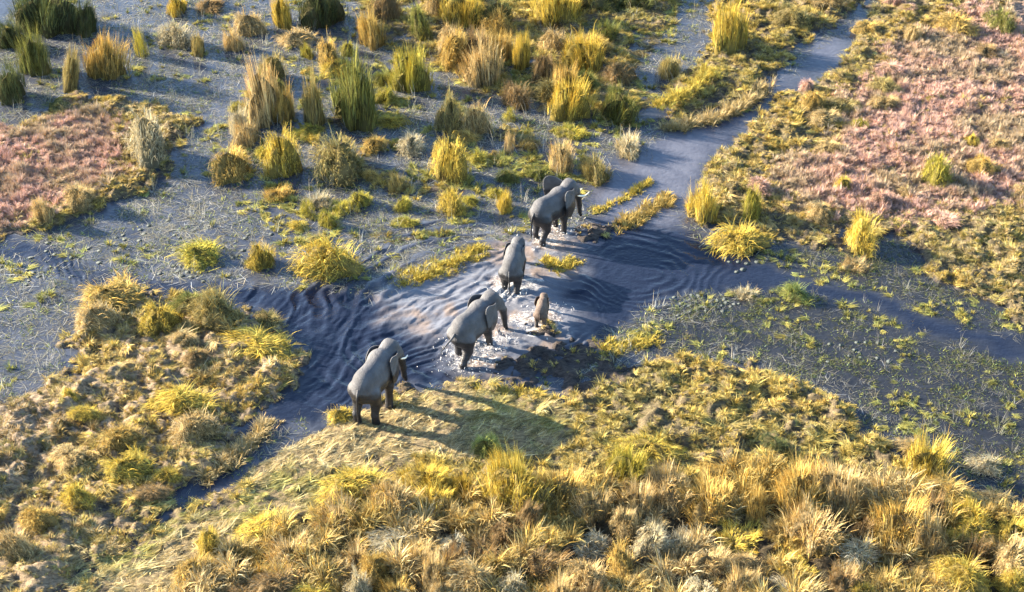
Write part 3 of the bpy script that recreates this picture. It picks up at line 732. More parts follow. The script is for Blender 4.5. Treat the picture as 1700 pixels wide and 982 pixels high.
strip([(985, 352), (1040, 328), (1080, 302)], .16, .26, 60, 'weed_strip', 'yellow', 'narrow straight weed strip in the open water ahead of the largest elephant', 'weed strips in the crossing', 31)
strip([(1025, 378), (1070, 356), (1112, 326)], .36, .34, 110, 'weed_strip', 'gold', 'broad yellow brown weed strip right of the narrow straight strip', 'weed strips in the crossing', 32)
strip([(905, 432), (930, 446), (965, 430)], .3, .24, 60, 'weed_strip', 'yellow', 'curled weed patch floating beside the second elephant and the debris', 'weed strips in the crossing', 33)
strip([(1118, 214), (1185, 200), (1240, 176), (1268, 145)], .30, .62, 150, 'grass_bank_strip', 'straw', 'straw coloured grass fringe along the bend of the far water path', 'bank fringes', 34)
strip([(330, 800), (400, 752), (450, 700)], .26, .5, 90, 'grass_bank_strip', 'straw', 'straw grass fringe on the island side of the lower channel', 'bank fringes', 35)
strip([(1090, 190), (1140, 168), (1185, 128)], .32, .5, 100, 'grass_bank_strip', 'yellow', 'yellow grass fringe behind the straw coloured bend of the far path', 'bank fringes', 36)
strip([(780, 640), (840, 650), (900, 655)], .3, .3, 60, 'weed_strip', 'yellow', 'yellow weed edging the near bank under the dark mud', 'weed strips in the crossing', 37)
strip([(1000, 580), (1050, 575), (1090, 560)], .35, .28, 70, 'weed_strip', 'yellow', 'yellow weed edging the right end of the dark mud', 'weed strips in the crossing', 38)
strip([(670, 468), (720, 450), (770, 430), (800, 412)], .42, .34, 130, 'weed_strip', 'yellow', 'yellow green weed rim along the left edge of the churned water', 'weed strips in the crossing', 39)

# ------------------------------------------------------------------ matted ground cover, nobody could count it
def cover_meshes():
    P = []
    for s in range(3): P.append(('short_tuft', [blades(52, .10, .21, .022, .7, .9, .5, 2, 600+s, tone=(.35, 1.6))]))           # 0-2
    for s in range(3): P.append(('matted_tuft', [blades(40, .15, .34, .026, .2, .35, .5, 2, 620+s, tone=(.3, 1.65), shape='mat', flat=1.15, dirn=0.0)]))   # 3-5
    for s in range(3): P.append(('leafy_tuft', [blades(26, .12, .12, .022, .9, .5, .5, 1, 640+s, tone=(.35, 1.6), hue=.10), blades(44, .12, .20, .017, .45, .5, .4, 2, 650+s, tone=(.8, 1.4))]))  # 6-8
    for s in range(3): P.append(('floating_stalk', [blades(15, .40, .50, .012, .2, .5, .5, 3, 660+s, tone=(.5, 1.6), shape='mat', flat=1.42)]))    # 9-11
    for s in range(2): P.append(('thin_stalk', [blades(7, .18, .70, .014, .35, .6, .5, 3, 680+s, tone=(.8, 1.5))]))            # 12-13
    for s in range(3): P.append(('water_leaf', [blades(16, .30, .13, .034, .6, .6, .5, 1, 690+s, tone=(.3, 1.65), shape='mat', flat=.75)]))  # 14-16
    for s in range(3): P.append(('long_tuft', [blades(90, .20, .55, .018, .45, .9, .5, 3, 700+s, tone=(.35, 1.6), hue=.15)]))  # 17-19
    c_ = bpy.data.collections.new('cover_pieces')
    for i, (nm, parts) in enumerate(P):
        me_ = bmesh_of(nm, parts, M_COVER); o = bpy.data.objects.new('%02d_' % i+nm, me_); c_.objects.link(o)
    return c_
COVER = cover_meshes()
def scatter_tree(coll):
    ng = bpy.data.node_groups.new('scatter_cover', 'GeometryNodeTree')
    ng.interface.new_socket('Geometry', in_out='INPUT', socket_type='NodeSocketGeometry'); ng.interface.new_socket('Geometry', in_out='OUTPUT', socket_type='NodeSocketGeometry')
    n = ng.nodes; l = ng.links
    gi, go = n.new('NodeGroupInput'), n.new('NodeGroupOutput')
    ci = n.new('GeometryNodeCollectionInfo'); ci.inputs['Collection'].default_value = coll; ci.inputs['Separate Children'].default_value = True; ci.inputs['Reset Children'].default_value = True
    ip = n.new('GeometryNodeInstanceOnPoints'); ip.inputs['Pick Instance'].default_value = True
    def na(nm, ty):
        a_ = n.new('GeometryNodeInputNamedAttribute'); a_.data_type = ty; a_.inputs['Name'].default_value = nm
        return next(o for o in a_.outputs if o.enabled and o.name == 'Attribute')
    er = n.new('FunctionNodeEulerToRotation')
    l.new(gi.outputs[0], ip.inputs['Points']); l.new(ci.outputs[0], ip.inputs['Instance'])
    l.new(na('pick', 'INT'), ip.inputs['Instance Index']); l.new(na('turn', 'FLOAT_VECTOR'), er.inputs[0]); l.new(er.outputs[0], ip.inputs['Rotation']); l.new(na('size', 'FLOAT_VECTOR'), ip.inputs['Scale'])
    l.new(ip.outputs[0], go.inputs[0])
    return ng
SCAT = scatter_tree(COVER)
def cover(name, label, cat, x_, y_, z_, pick, az, size, tint, tilt=.12):
    n = len(x_); me_ = mesh_np(name, np.stack([x_, y_, z_], 1))
    vattr(me_, 'pick', pick, 'INT'); r_ = np.random.default_rng(n)
    vattr(me_, 'turn', np.stack([r_.normal(0, tilt, n), r_.normal(0, tilt, n), az], 1), 'FLOAT_VECTOR')
    if size.ndim == 1: size = np.stack([size]*3, 1)
    vattr(me_, 'size', size, 'FLOAT_VECTOR')
    vattr(me_, 'tint', np.clip(tint, .004, .8))
    o = obj(name, me_); o['kind'] = 'stuff'; o['label'] = label; o['category'] = cat
    mod = o.modifiers.new('scatter', 'NODES'); mod.node_group = SCAT
    print(name, n); return o
def candidates(n, seed):
    """points over the visible ground and a margin round it"""
    r_ = np.random.default_rng(seed)
    y_ = r_.uniform(-17.5, 28, n*3); x_ = r_.uniform(-24, 24, n*3)
    dist = (y_-CAM[1])*math.cos(DEP)+CAM[2]*math.sin(DEP)
    k = np.abs(x_) < dist*(850/FPX)+2.0
    return x_[k][:n], y_[k][:n], r_
def lerp_tint(a, b, t): return np.array(a)[None]*(1-t[:, None])+np.array(b)[None]*t[:, None]

x_, y_, r_ = candidates(330000, 3)
sdl = land_sd(x_, y_); z_ = ground_z(x_, y_, sdl); zw = zone_weights(x_, y_)
n1 = fbm(x_, y_, .45, 3, 81); n2 = fbm(x_, y_, 2.7, 3, 83); n3 = r_.uniform(0, 1, len(x_))
dens = sstep(-.25, .15, z_-.02)*(.40+1.0*sstep(.42, .56, n2)*sstep(.36, .52, fbm(x_, y_, 5.2, 2, 85)))*(1-.2*zw['churn'])*(1+.6*zw['pink'])*(1+.3*zw['flat'])
dens = dens*(1-zw['meadow']*(1-.75*sstep(.44, .56, fbm(x_, y_, .62, 3, 87))))*(1-.1*zw['isle'])*(1-.9*sstep(-.6, -.1, np.maximum(sdist(x_, y_, P_MUD), sdist(x_, y_, P_DEBRIS))))
keep = (n3 < dens*.62) & (z_ > .0)
pk = zw['pink']*(.6+.9*n1) > r_.uniform(.15, 1.1, len(x_))
md = (zw['meadow'] > r_.uniform(.1, .9, len(x_))) & ~pk
fl = (zw['flat'] > r_.uniform(.2, .8, len(x_))) & ~pk & ~md
gy_ = (zw['grey'] > r_.uniform(.2, .9, len(x_)))
base = lerp_tint(TINT['olive'], TINT['gold'], np.clip((n1-.35)*3, 0, 1)); base = base*.6+.4*lerp_tint(TINT['straw'], TINT['yellow'], np.clip((n2-.35)*3, 0, 1))
tint = base*r_.uniform(.7, 1.25, len(x_))[:, None]
ti_ = lerp_tint(TINT['straw'], TINT['gold'], np.clip((n1-.4)*3, 0, 1))*r_.uniform(.6, 1.15, len(x_))[:, None]; isl = np.maximum(zw['isle'], .8*sstep(-.3, .6, np.maximum(sdist(x_, y_, P_RIGHT), sdist(x_, y_, P_LPINK)))) > r_.uniform(.1, 1.5, len(x_)); tint[isl] = ti_[isl]
tp = lerp_tint(TINT['pink'], (.34, .26, .16), np.clip((n1-.42)*4+r_.normal(0, .25, len(x_)), 0, 1)); tp = tp*r_.uniform(.75, 1.25, len(x_))[:, None]
tint[pk] = tp[pk]
tm = lerp_tint(TINT['straw'], TINT['gold'], np.clip((n1-.35)*3+r_.normal(0, .2, len(x_)), 0, 1))*r_.uniform(.7, 1.2, len(x_))[:, None]; tint[md] = tm[md]
tf = lerp_tint((.40, .31, .15), (.28, .25, .08), np.clip((n1-.42)*4+r_.normal(0, .2, len(x_)), 0, 1))*r_.uniform(.6, 1.15, len(x_))[:, None]; tint[fl] = tf[fl]
tint[gy_] = (tint*np.array([.8, .78, .95]))[gy_]
pick = r_.integers(0, 3, len(x_)); pick[r_.uniform(0, 1, len(x_)) < .42] = 3; pick[(pick == 3)] += r_.integers(0, 3, (pick == 3).sum())
pick[pk] = r_.integers(6, 9, pk.sum()); mm = md & (r_.uniform(0, 1, len(x_)) < .55); pick[mm] = r_.integers(17, 20, mm.sum()); pick[fl] = r_.integers(3, 6, fl.sum())
az = r_.uniform(0, 6.28, len(x_)); az[fl] = R(38)+r_.normal(0, .35, fl.sum())+math.pi*r_.integers(0, 2, fl.sum())
size = np.clip(np.exp(r_.normal(-.62, .36, len(x_))), .25, 1.15)*(.75+.5*sstep(.40, .66, n2)); size[md] *= 1.15; size[pk] *= 1.25
for nm, lab, sel in (('pink_marsh_plants', 'low pinkish dry marsh plants covering the right slope and left rise', pk & keep), ('long_dry_grass', 'tangled long dry grass between the meadow clumps', md & keep & ~pk),
                     ('trodden_grass', 'flattened straw grass combed along the trodden bank', fl & keep), ('short_marsh_grass', 'short yellow green matted grass over banks and island', keep & ~pk & ~md & ~fl)):
    cover(nm, lab, 'ground cover', x_[sel], y_[sel], z_[sel]-.02, pick[sel], az[sel], size[sel], tint[sel])

# weeds lying in the shallow water
x_, y_, r_ = candidates(120000, 5)
sdl = land_sd(x_, y_); wx, wy = warp(x_, y_); sdo = np.maximum(sdist(wx, wy, P_CH1), sdist(wx, wy, P_CH2))
n1 = fbm(x_, y_, .6, 3, 91); n2 = fbm(x_, y_, 1.8, 3, 93); dk = sstep(-1, 1.5, sdist(x_, y_, P_DARK)); um = sstep(-.8, .8, sdist(wx, wy, P_UMAT)); mar = sstep(-.8, .8, sdist(wx, wy, P_MARSH))
dens = sstep(.2, -.3, sdl)*sstep(.15, -.25, sdo)*(1+1.1*dk)*(.16+.9*sstep(.42, .62, n2)+.25*sstep(.4, .6, n1)+.55*um+.25*mar)
keep = r_.uniform(0, 1, len(x_)) < dens*.34
n = keep.sum(); x_, y_, n1, n2, dk, um, mar = [q[keep] for q in (x_, y_, n1, n2, dk, um, mar)]
pick = r_.integers(9, 12, n); q = r_.uniform(0, 1, n); lf = q < .22+.40*dk+.2*mar*sstep(.4, .6, n1); pick[lf] = r_.integers(14, 17, lf.sum()); st = (q > .93) & ~lf; pick[st] = r_.integers(12, 14, st.sum())
tint = lerp_tint((.28, .27, .24), (.15, .15, .10), r_.uniform(0, 1, n))*r_.uniform(.45, 1.25, n)[:, None]
tl = lerp_tint((.20, .205, .06), (.10, .13, .05), r_.uniform(0, 1, n))*r_.uniform(.6, 1.2, n)[:, None]; tint[lf] = tl[lf]
um_ = (um > .5) & (r_.uniform(0, 1, n) < .45); pick[um_] = r_.integers(3, 6, um_.sum()); tint[um_] = (lerp_tint((.23, .17, .10), (.18, .16, .06), n1)*r_.uniform(.5, 1.2, n)[:, None])[um_]
tint *= (1-.35*dk)[:, None]
pm = sstep(.50, .60, fbm(x_, y_, .85, 3, 97))*np.clip(mar+um+.22+.35*dk, 0, 1); mt = r_.uniform(0, 1, n) < pm*.8; pick[mt] = r_.integers(0, 6, mt.sum())
tint[mt] = (lerp_tint((.36, .30, .08), (.22, .23, .07), r_.uniform(0, 1, n))*r_.uniform(.55, 1.15, n)[:, None])[mt]
cover('floating_weed', 'pale stalks and small leaves lying in the weedy shallow water', 'water weed', x_, y_, np.full(n, .0), pick, r_.uniform(0, 6.28, n), r_.uniform(.55, 1.2, n)*(1-.25*dk), tint, .03)

# ------------------------------------------------------------------ elephants
def smin(a, b, k):
    h = np.clip(.5+.5*(b-a)/k, 0, 1); return b*(1-h)+a*h-k*h*(1-h)
def cone(p, a, b, ra, rb, sy=1.0):
    s = np.array([1, 1/sy, 1.0]); a = np.array(a)*s; b = np.array(b)*s; pp = p*s
    ba = b-a; t = np.clip(((pp-a)@ba)/(ba@ba+1e-9), 0, 1)
    return np.linalg.norm(pp-a-t[..., None]*ba, axis=-1)-(ra+(rb-ra)*t)
def ell(p, c, r):
    q = (p-np.array(c))/np.array(r); k = np.linalg.norm(q, axis=-1); return (k-1)*min(r)
def surface_nets(f, org, h):
    nx, ny, nz = f.shape; ins = f < 0
    cs = np.zeros((nx-1, ny-1, nz-1, 3)); cn = np.zeros((nx-1, ny-1, nz-1))
    corner = [(i, j, k) for i in (0, 1) for j in (0, 1) for k in (0, 1)]
    sl_ = lambda A, c: A[c[0]:nx-1+c[0], c[1]:ny-1+c[1], c[2]:nz-1+c[2]]
    for c1 in corner:
        for d in range(3):
            if c1[d]: continue
            c2 = list(c1); c2[d] = 1
            a = sl_(f, c1); b = sl_(f, c2); x = (a < 0) != (b < 0)
            t = np.where(x, a/np.where(x, a-b, 1), 0)
            for e in range(3):
                cs[..., e] += np.where(x, c1[e]+(t if e == d else 0), 0)
            cn += x
    act = cn > 0; idx = -np.ones(act.shape, int); idx[act] = np.arange(act.sum())
    ii = np.argwhere(act); V = org+(ii+cs[act]/cn[act][:, None])*h
    Q = []
    for d in range(3):
        e1, e2 = (d+1) % 3, (d+2) % 3
        s0 = [slice(1, -1)]*3; s0[d] = slice(0, -1); s1 = list(s0); s1[d] = slice(1, None)
        A = ins[tuple(s0)]; B = ins[tuple(s1)]
        loc = np.argwhere(A != B); fl_ = A[A != B]
        base = loc.copy(); base[:, e1] += 1; base[:, e2] += 1
        o1 = np.zeros(3, int); o1[e1] = 1; o2 = np.zeros(3, int); o2[e2] = 1
        g_ = lambda p: idx[p[:, 0], p[:, 1], p[:, 2]]
        q = np.stack([g_(base-o1-o2), g_(base-o2), g_(base), g_(base-o1)], 1)
        q[~fl_] = q[~fl_][:, ::-1]; Q.append(q)
    return V, np.concatenate(Q)

def elephant_body(pose):
    st = pose.get('stride', {}); hy = pose.get('head_yaw', 0.0); hp = pose.get('head_drop', 0.0); baby = pose.get('baby', False)
    h = .042; lo = np.array([-1.75, -1.05, -.06]); hi = np.array([2.75, 1.05, 3.05])
    n = np.ceil((hi-lo)/h).astype(int)+1
    G = np.stack(np.meshgrid(*[lo[i]+np.arange(n[i])*h for i in range(3)], indexing='ij'), -1)
    f = ell(G, (-.05, 0, 1.64), (1.10, .56, .60))
    f = smin(f, ell(G, (-.78, 0, 1.78), (.58, .49, .58)), .22)
    f = smin(f, ell(G, (.70, 0, 1.76), (.54, .47, .64)), .22)
    f = smin(f, cone(G, (-.9, 0, 2.12), (.75, 0, 2.18), .20, .24, 1.15), .30)      # spine ridge
    f = smin(f, ell(G, (-1.08, 0, 1.62), (.34, .42, .52)), .15)                       # rump
    # legs
    for k, (sx, sy) in dict(hl=(-.92, .34), hr=(-.92, -.34), fl=(.72, .34), fr=(.72, -.34)).items():
        d = st.get(k, 0.0); lift = st.get(k+'_up', 0.0)
        if k[0] == 'h':
            kn = (sx+.16+d*.45, sy, .98); ho = (sx-.05+d*.85, sy*.98, .46+lift*.7); ft = (sx+.02+d, sy*.95, .07+lift)
            g_ = cone(G, (sx, sy*.95, 1.5), kn, .36, .215); g_ = smin(g_, cone(G, kn, ho, .215, .14), .10)
            g_ = smin(g_, cone(G, ho, ft, .14, .17), .08)
        else:
            el = (sx-.03+d*.35, sy, 1.05); wr = (sx+.02+d*.75, sy*.98, .52+lift*.6); ft = (sx+.02+d, sy*.96, .07+lift)
            g_ = cone(G, (sx, sy*.95, 1.55), el, .29, .185); g_ = smin(g_, cone(G, el, wr, .185, .14), .10)
            g_ = smin(g_, cone(G, wr, ft, .14, .17), .08)
        g_ = np.maximum(g_, -G[..., 2]+.0)
        f = smin(f, g_, .13)
    # head, turned about the neck
    c, s = math.cos(hy), math.sin(hy); nk = np.array([1.05, 0, 2.0])
    def H(p):
        q = np.array(p, float)-nk; return (nk[0]+q[0]*c-q[1]*s, nk[1]+q[0]*s+q[1]*c, nk[2]+q[2]-hp*(.4+.6*min(1, max(0, q[0]))))
    f = smin(f, cone(G, (.75, 0, 1.95), H((1.45, 0, 2.1)), .46, .36), .2)
    hd = smin(cone(G, H((1.42, 0, 2.28)), H((1.78, 0, 2.0)), .35, .25, 1.05), cone(G, H((1.55, 0, 1.85)), H((1.88, 0, 1.72)), .27, .19), .15)
    hd = smin(hd, cone(G, H((1.55, .13, 2.42)), H((1.55, -.13, 2.42)), .19, .19), .12)  # domes of the forehead
    f = smin(f, hd, .12)
    tr = pose.get('trunk') or [(1.93, 0, 1.78), (2.12, 0, 1.40), (2.20, 0, .95), (2.24, 0, .55), (2.34, 0, .28)]
    rad = [.20, .165, .13, .10, .075]
    tr = [H(p) if p[2]-0 > 1e9 or True else p for p in tr]
    for i in range(len(tr)-1):
        f = smin(f, cone(G, tr[i], tr[i+1], rad[i], rad[i+1]), .07)
    f = smin(f, cone(G, H((1.78, 0, 1.92)), tr[0], .24, .20), .1)
    V, Qd = surface_nets(f, lo, h)
    return V, Qd, H
def ear_mesh(side, flare, scale=1.0, n=13):
    """fan-shaped African ear: rooted along the front edge, hanging down and back; +-side"""
    us = np.linspace(0, 1, n); V = []; 
    top, bot = np.array([0, .48]), np.array([.12, -.62])
    for i, u in enumerate(us):                       # back to the rear edge
        for j, v in enumerate(us):                   # top to bottom
            root = np.array([.0+.10*v, .26-.52*v])
            ang = R(118)-R(190)*v; 
            rr = .84*(1-.16*(2*v-1)**2)*(1-.20*max(0, v-.55)*2)
            rim = np.array([-.30, .0])+np.array([-.80*math.cos((v-.42)*2.0)*.82+.18, .56*math.cos(v*math.pi)*1.0-.14])
            if v > .7: rim = rim+np.array([.22*(v-.7)/.3, -.16*(v-.7)/.3])
            p = root*(1-u)+rim*u
            bul = .07*math.sin(u*math.pi)+.035*math.sin(v*9+u*3)*u
            V.append((p[0], bul, p[1]))
    V = np.array(V)*scale
    th = .022
    A = V.copy(); A[:, 1] += th; B = V.copy(); B[:, 1] -= th*.6
    # flare: swing the ear out about its root line
    out = []
    for M_ in (A, B):
        c, s = math.cos(flare), math.sin(flare); x, yv = M_[:, 0].copy(), M_[:, 1].copy()
        M_[:, 0] = x*c+yv*s; M_[:, 1] = -x*s+yv*c
        M_[:, 1] *= side; out.append(M_)
    idx = lambda i, j: i*n+j
    q = []
    for i in range(n-1):
        for j in range(n-1):
            a = [idx(i, j), idx(i+1, j), idx(i+1, j+1), idx(i, j+1)]; q.append(a); q.append([n*n+k for k in a[::-1]])
    per = [idx(i, 0) for i in range(n)]+[idx(n-1, j) for j in range(1, n)]+[idx(i, n-1) for i in range(n-2, -1, -1)]+[idx(0, j) for j in range(n-2, 0, -1)]
    for k in range(len(per)):
        a, b = per[k], per[(k+1) % len(per)]; q.append([a, n*n+a, n*n+b, b])
    q = np.array(q)
    if side > 0: q = q[:, ::-1]
    return np.concatenate(out), q
def tube(P, rad, k=8):
    P = np.array(P, float); V = []; q = []
    for i in range(len(P)):
        d = P[min(i+1, len(P)-1)]-P[max(i-1, 0)]; d = d/np.linalg.norm(d)
        u_ = np.cross(d, (.3, 1, .2)); u_ /= np.linalg.norm(u_); w_ = np.cross(d, u_)
        for j in range(k):
            a = 2*math.pi*j/k; V.append(P[i]+rad[i]*(math.cos(a)*u_+math.sin(a)*w_))
    for i in range(len(P)-1):
        for j in range(k): q.append((i*k+j, i*k+(j+1) % k, (i+1)*k+(j+1) % k, (i+1)*k+j))
    n = len(V); V.append(P[0]); V.append(P[-1]); tr = []
    for j in range(k): tr.append((n, (j+1) % k, j)); tr.append((n+1, (len(P)-1)*k+j, (len(P)-1)*k+(j+1) % k))
    return np.array(V), np.array(q), np.array(tr)
def curve(P, m=6):
    P = [np.array(p, float) for p in P]; P = [2*P[0]-P[1]]+P+[2*P[-1]-P[-2]]; out = []
    for i in range(1, len(P)-2):
        for t in np.arange(m)/m:
            a, b, c, d = P[i-1:i+3]; out.append(.5*(2*b+(c-a)*t+(2*a-5*b+4*c-d)*t*t+(3*b-a-3*c+d)*t**3))
    out.append(P[-2]); return out
def squeeze(V):
    V = np.array(V, float); xx = V[..., 0]; V[..., 0] = np.where(np.abs(xx) < 1.1, xx*.78, xx-np.sign(xx)*.242); return V
M_IVORY = plain('ivory', (.75, .68, .55), .4); M_EYE = plain('eye_dark', (.02, .015, .012), .2); M_HAIR = plain('tail_hair', (.03, .028, .026), .8)
def elephant(label, uv, heading, scale, zbase, pose, skin, tusks, tail):
    p = at(*uv, z=max(zbase, 0))
    t = thing('elephant', label, 'elephant', (p[0], p[1], zbase), heading, 'elephants wading across the channel')
    t.scale = (scale,)*3
    V, Qd, H = elephant_body(pose)
    V = squeeze(V)
    obj('body', mesh_np('body', V, quads=Qd), skin, t)
    es = pose.get('ear_scale', 1.0)*1.2
    for s, fl_ in ((1, pose['ears'][0]), (-1, pose['ears'][1])):
        EV, EQ = ear_mesh(s, fl_, es*(.88 if s > 0 and fl_ < .6 else 1))
        hy_ = pose.get('head_yaw', 0.0); c_, s_ = math.cos(hy_), math.sin(hy_)
        EV = np.stack([EV[:, 0]*c_-EV[:, 1]*s_, EV[:, 0]*s_+EV[:, 1]*c_, EV[:, 2]], 1)+np.array(H((1.46, s*.30, 2.02)))
        EV = EV-np.array([.242, 0, 0])
        obj('ear', mesh_np('ear', EV, quads=EQ), skin, t)
    for s in (1, -1):
        c_ = np.array(H((1.74, s*.245, 2.02))); me_ = bpy.data.meshes.new('eye')
        import bmesh
        bm = bmesh.new(); bmesh.ops.create_icosphere(bm, subdivisions=2, radius=.045); bm.to_mesh(me_); bm.free()
        o = obj('eye', me_, M_EYE, t); o.location = squeeze(c_)
    for s in tusks:
        L = pose.get('tusk', .75)
        pts = curve([H((1.80, s*.15, 1.72)), H((1.80+.32*L, s*.20, 1.72-.2*L)), H((1.80+.68*L, s*.24, 1.72-.28*L)), H((1.80+L, s*.22, 1.72-.22*L))], 4)
        pts = [squeeze(q_) for q_ in pts]; TV, TQ, TT = tube(pts, np.linspace(.055, .018, len(pts))); obj('tusk', mesh_np('tusk', TV, quads=TQ, tris=TT), M_IVORY, t)
    pts = [squeeze(q_) for q_ in curve(tail, 4)]; TV, TQ, TT = tube(pts, np.linspace(.06, .024, len(pts)))
    to = obj('tail', mesh_np('tail', TV, quads=TQ, tris=TT), skin, t)
    e, e0 = np.array(pts[-1]), np.array(pts[-2]); d = (e-e0)/np.linalg.norm(e-e0)
    hv = []; hq = []; r_ = np.random.default_rng(3)
    for k in range(14):
        b = e-d*.06+r_.normal(0, .012, 3); tip = b+d*r_.uniform(.14, .30)+r_.normal(0, .025, 3); w_ = np.cross(d, r_.normal(0, 1, 3)); w_ = w_/np.linalg.norm(w_)*.009
        i = len(hv); hv += [b+w_, b-w_, tip-w_*.4, tip+w_*.4]; hq.append((i, i+1, i+2, i+3))
    obj('tail_tuft', mesh_np('tail_tuft', np.array(hv), quads=np.array(hq)), M_HAIR, to)
    return t
TAIL = [(-1.36, 0, 1.92), (-1.50, 0, 1.65), (-1.53, .02, 1.2), (-1.52, .03, .75)]
DRY, WET = (.074, .076, .083), (.016, .016, .019)
S1 = skin_material('elephant_skin_half_wet', DRY, WET, 1.72); S2 = skin_material('elephant_skin_mid', DRY, (.02, .02, .023), 1.55)
S3 = skin_material('elephant_skin_dark', (.070, .072, .078), (.016, .016, .018), 1.65); S4 = skin_material('elephant_skin_large', DRY, (.016, .016, .019), 1.80); S5 = skin_material('calf_skin', (.10, .072, .056), (.04, .034, .03), .7)
e1z = float(ground_z(*[np.array([q]) for q in at(626, 688)[:2]])[0])
elephant('grey elephant nearest the viewer, standing on the muddy near bank with a short tusk tip', (624, 684), R(66), .88, e1z-.02,
         dict(stride=dict(hl=-.12, hr=.16, fl=.12, fr=-.16), ears=(.28, .42), tusk=.42, head_drop=.18, head_yaw=-.15), S1, (1, -1), [(-1.36, 0, 1.92), (-1.50, 0, 1.6), (-1.50, .03, 1.0), (-1.46, .05, .45)])
elephant('grey elephant striding in foaming water between the nearest elephant and the calf, tail held out', (784, 582), R(55), .84, -.28,
         dict(stride=dict(hl=.38, hr=-.42, fl=.0, fr=.28), ears=(.3, .42), head_drop=-.02, head_yaw=-.22), S2, (), [(-1.36, 0, 1.92), (-1.56, .02, 1.78), (-1.80, .06, 1.66), (-2.02, .12, 1.50)])
elephant('grey elephant seen from behind, following close behind the largest one', (852, 468), R(80), .69, -.32,
         dict(stride=dict(hl=.12, hr=-.14, fl=-.1, fr=.12), ears=(.32, .22), head_drop=.22, head_yaw=-.12), S3, (), [(-1.36, 0, 1.92), (-1.48, 0, 1.65), (-1.50, -.02, 1.2), (-1.47, -.03, .7)])
elephant('largest elephant, leading the group with one ear spread and a white tusk', (914, 389), R(46), .82, -.16,
         dict(stride=dict(hl=.12, hr=-.2, fl=.15, fr=-.05), ears=(1.1, .36), tusk=.85, ear_scale=1.12, head_drop=-.02), S4, (-1, 1), TAIL)
elephant('small brown elephant calf standing alone right of the wading adults', (899, 535), R(80), .39, -.07,
         dict(stride=dict(hl=.1, hr=-.1), ears=(.6, .35), ear_scale=.85, head_drop=.12), S5, (), [(-1.36, 0, 1.92), (-1.48, 0, 1.6), (-1.48, 0, 1.1)])

# ------------------------------------------------------------------ spray thrown up round the wading feet
def spray():
    import bmesh
    bm = bmesh.new(); r_ = np.random.default_rng(12)
    for (u, v, sx, sy, n, hh) in ((905, 396, .55, .45, 90, .30), (928, 380, .5, .4, 70, .3), (795, 572, .6, .5, 90, .3), (768, 600, .6, .5, 110, .25), (832, 558, .6, .5, 90, .12), (846, 488, .5, .4, 70, .25), (815, 535, .4, .4, 40, .15), (915, 512, .35, .2, 30, .1), (888, 515, .25, .2, 20, .1)):
        p = at(u, v)
        for k in range(n):
            q = Vector((p[0]+r_.normal(0, sx), p[1]+r_.normal(0, sy), abs(r_.normal(0, hh*.5))+.02)); s = r_.uniform(.006, .02)
            M = Matrix.Translation(q) @ Euler(r_.uniform(0, 6, 3)).to_matrix().to_4x4() @ Matrix.Diagonal((s*r_.uniform(.8, 4), s, s*.6, 1))
            bmesh.ops.create_icosphere(bm, subdivisions=1, radius=1, matrix=M)
    me_ = bpy.data.meshes.new('splash_spray'); bm.to_mesh(me_); bm.free()
    o = obj('splash_spray', me_, plain('spray_white', (.52, .50, .47), .6)); o['kind'] = 'stuff'; o['label'] = 'white spray and foam drops round the wading legs'; o['category'] = 'spray'
spray()

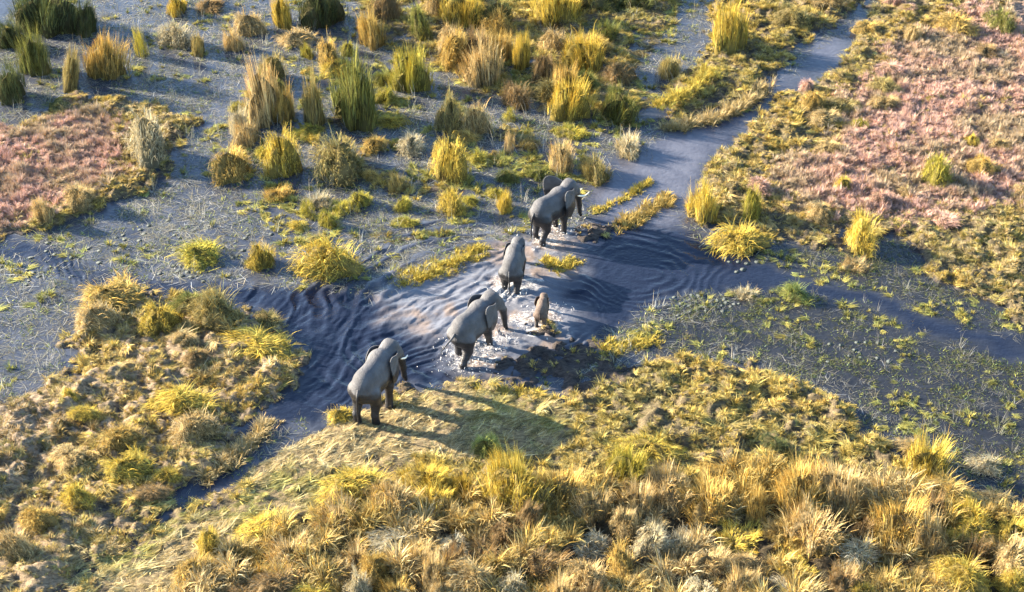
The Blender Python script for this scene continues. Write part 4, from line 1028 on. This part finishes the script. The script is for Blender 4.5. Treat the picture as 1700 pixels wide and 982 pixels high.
# ------------------------------------------------------------------ lily pads
M_PAD = plain('lily_pad', (.045, .055, .05), .95)
def pad_mesh(s):
    r_ = np.random.default_rng(s); n = 14; V = [(0, 0, .006)]; a0 = r_.uniform(0, 6.28)
    for k in range(n):
        a = a0+.16+(2*math.pi-.32)*k/(n-1); rr = 1+r_.normal(0, .04); V.append((rr*math.cos(a), rr*math.sin(a), .006+r_.normal(0, .006)))
    m = len(V); V += [(x_, y_, z_-.006) for x_, y_, z_ in V]
    t = []
    for k in range(1, n): t += [(0, k, k+1), (m, m+k+1, m+k)]
    loop = list(range(1, n+1))+[0]; q = []
    for i in range(len(loop)):
        a, b = loop[i], loop[(i+1) % len(loop)]; q.append((b, a, m+a, m+b))
    return mesh_np('lily_pad', np.array(V), quads=np.array(q), tris=np.array(t), smooth=False)
PADS = [pad_mesh(s) for s in range(4)]
for pm in PADS: pm.materials.append(M_PAD)
def pads(u, v, su, sv, n, label, group, seed):
    r_ = np.random.default_rng(seed); done = []
    for _ in range(n*30):
        if len(done) >= n: break
        p = at(r_.normal(u, su), r_.normal(v, sv)); rad = r_.uniform(.075, .13)
        if any(math.hypot(p[0]-a, p[1]-b) < (rad+c_)*.95 for a, b, c_ in done): continue
        if ground_z(np.array([p[0]]), np.array([p[1]]))[0] > -.05: continue
        done.append((p[0], p[1], rad))
        o = obj('lily_pad', PADS[len(done) % 4]); o.location = (p[0], p[1], .008); o.scale = (rad, rad*r_.uniform(.8, 1), .5); o.rotation_euler = (r_.normal(0, .05), r_.normal(0, .05), r_.uniform(0, 6.28))
        o['label'] = label; o['category'] = 'lily pad'; o['group'] = group
pads(1185, 505, 24, 6, 28, 'pale lily pad in the tight floating cluster by the right channel', 'lily pads by the right channel', 1)
pads(40, 455, 32, 14, 22, 'pale lily pad floating near the left edge below the small channel', 'lily pads at the left edge', 2)
pads(130, 420, 50, 8, 12, 'pale lily pad on weedy water above the left channel', 'lily pads above the left channel', 3)
pads(240, 400, 50, 16, 14, 'pale lily pad in the wide scatter left of the low tussock', 'lily pads in the left scatter', 4)
pads(325, 452, 30, 8, 16, 'pale lily pad at the foot of the low tussock by the left channel', 'lily pads round the low tussock', 5)
pads(400, 405, 36, 18, 12, 'pale lily pad between the two small tussocks above the left channel', 'lily pads between small tussocks', 6)
pads(1240, 435, 26, 8, 12, 'pale lily pad under the overhanging yellow tussock', 'lily pads under the overhanging tussock', 7)
pads(1430, 585, 30, 10, 14, 'grey lily pad in the small group on the dark weedy right water', 'lily pads on the dark right water', 8)
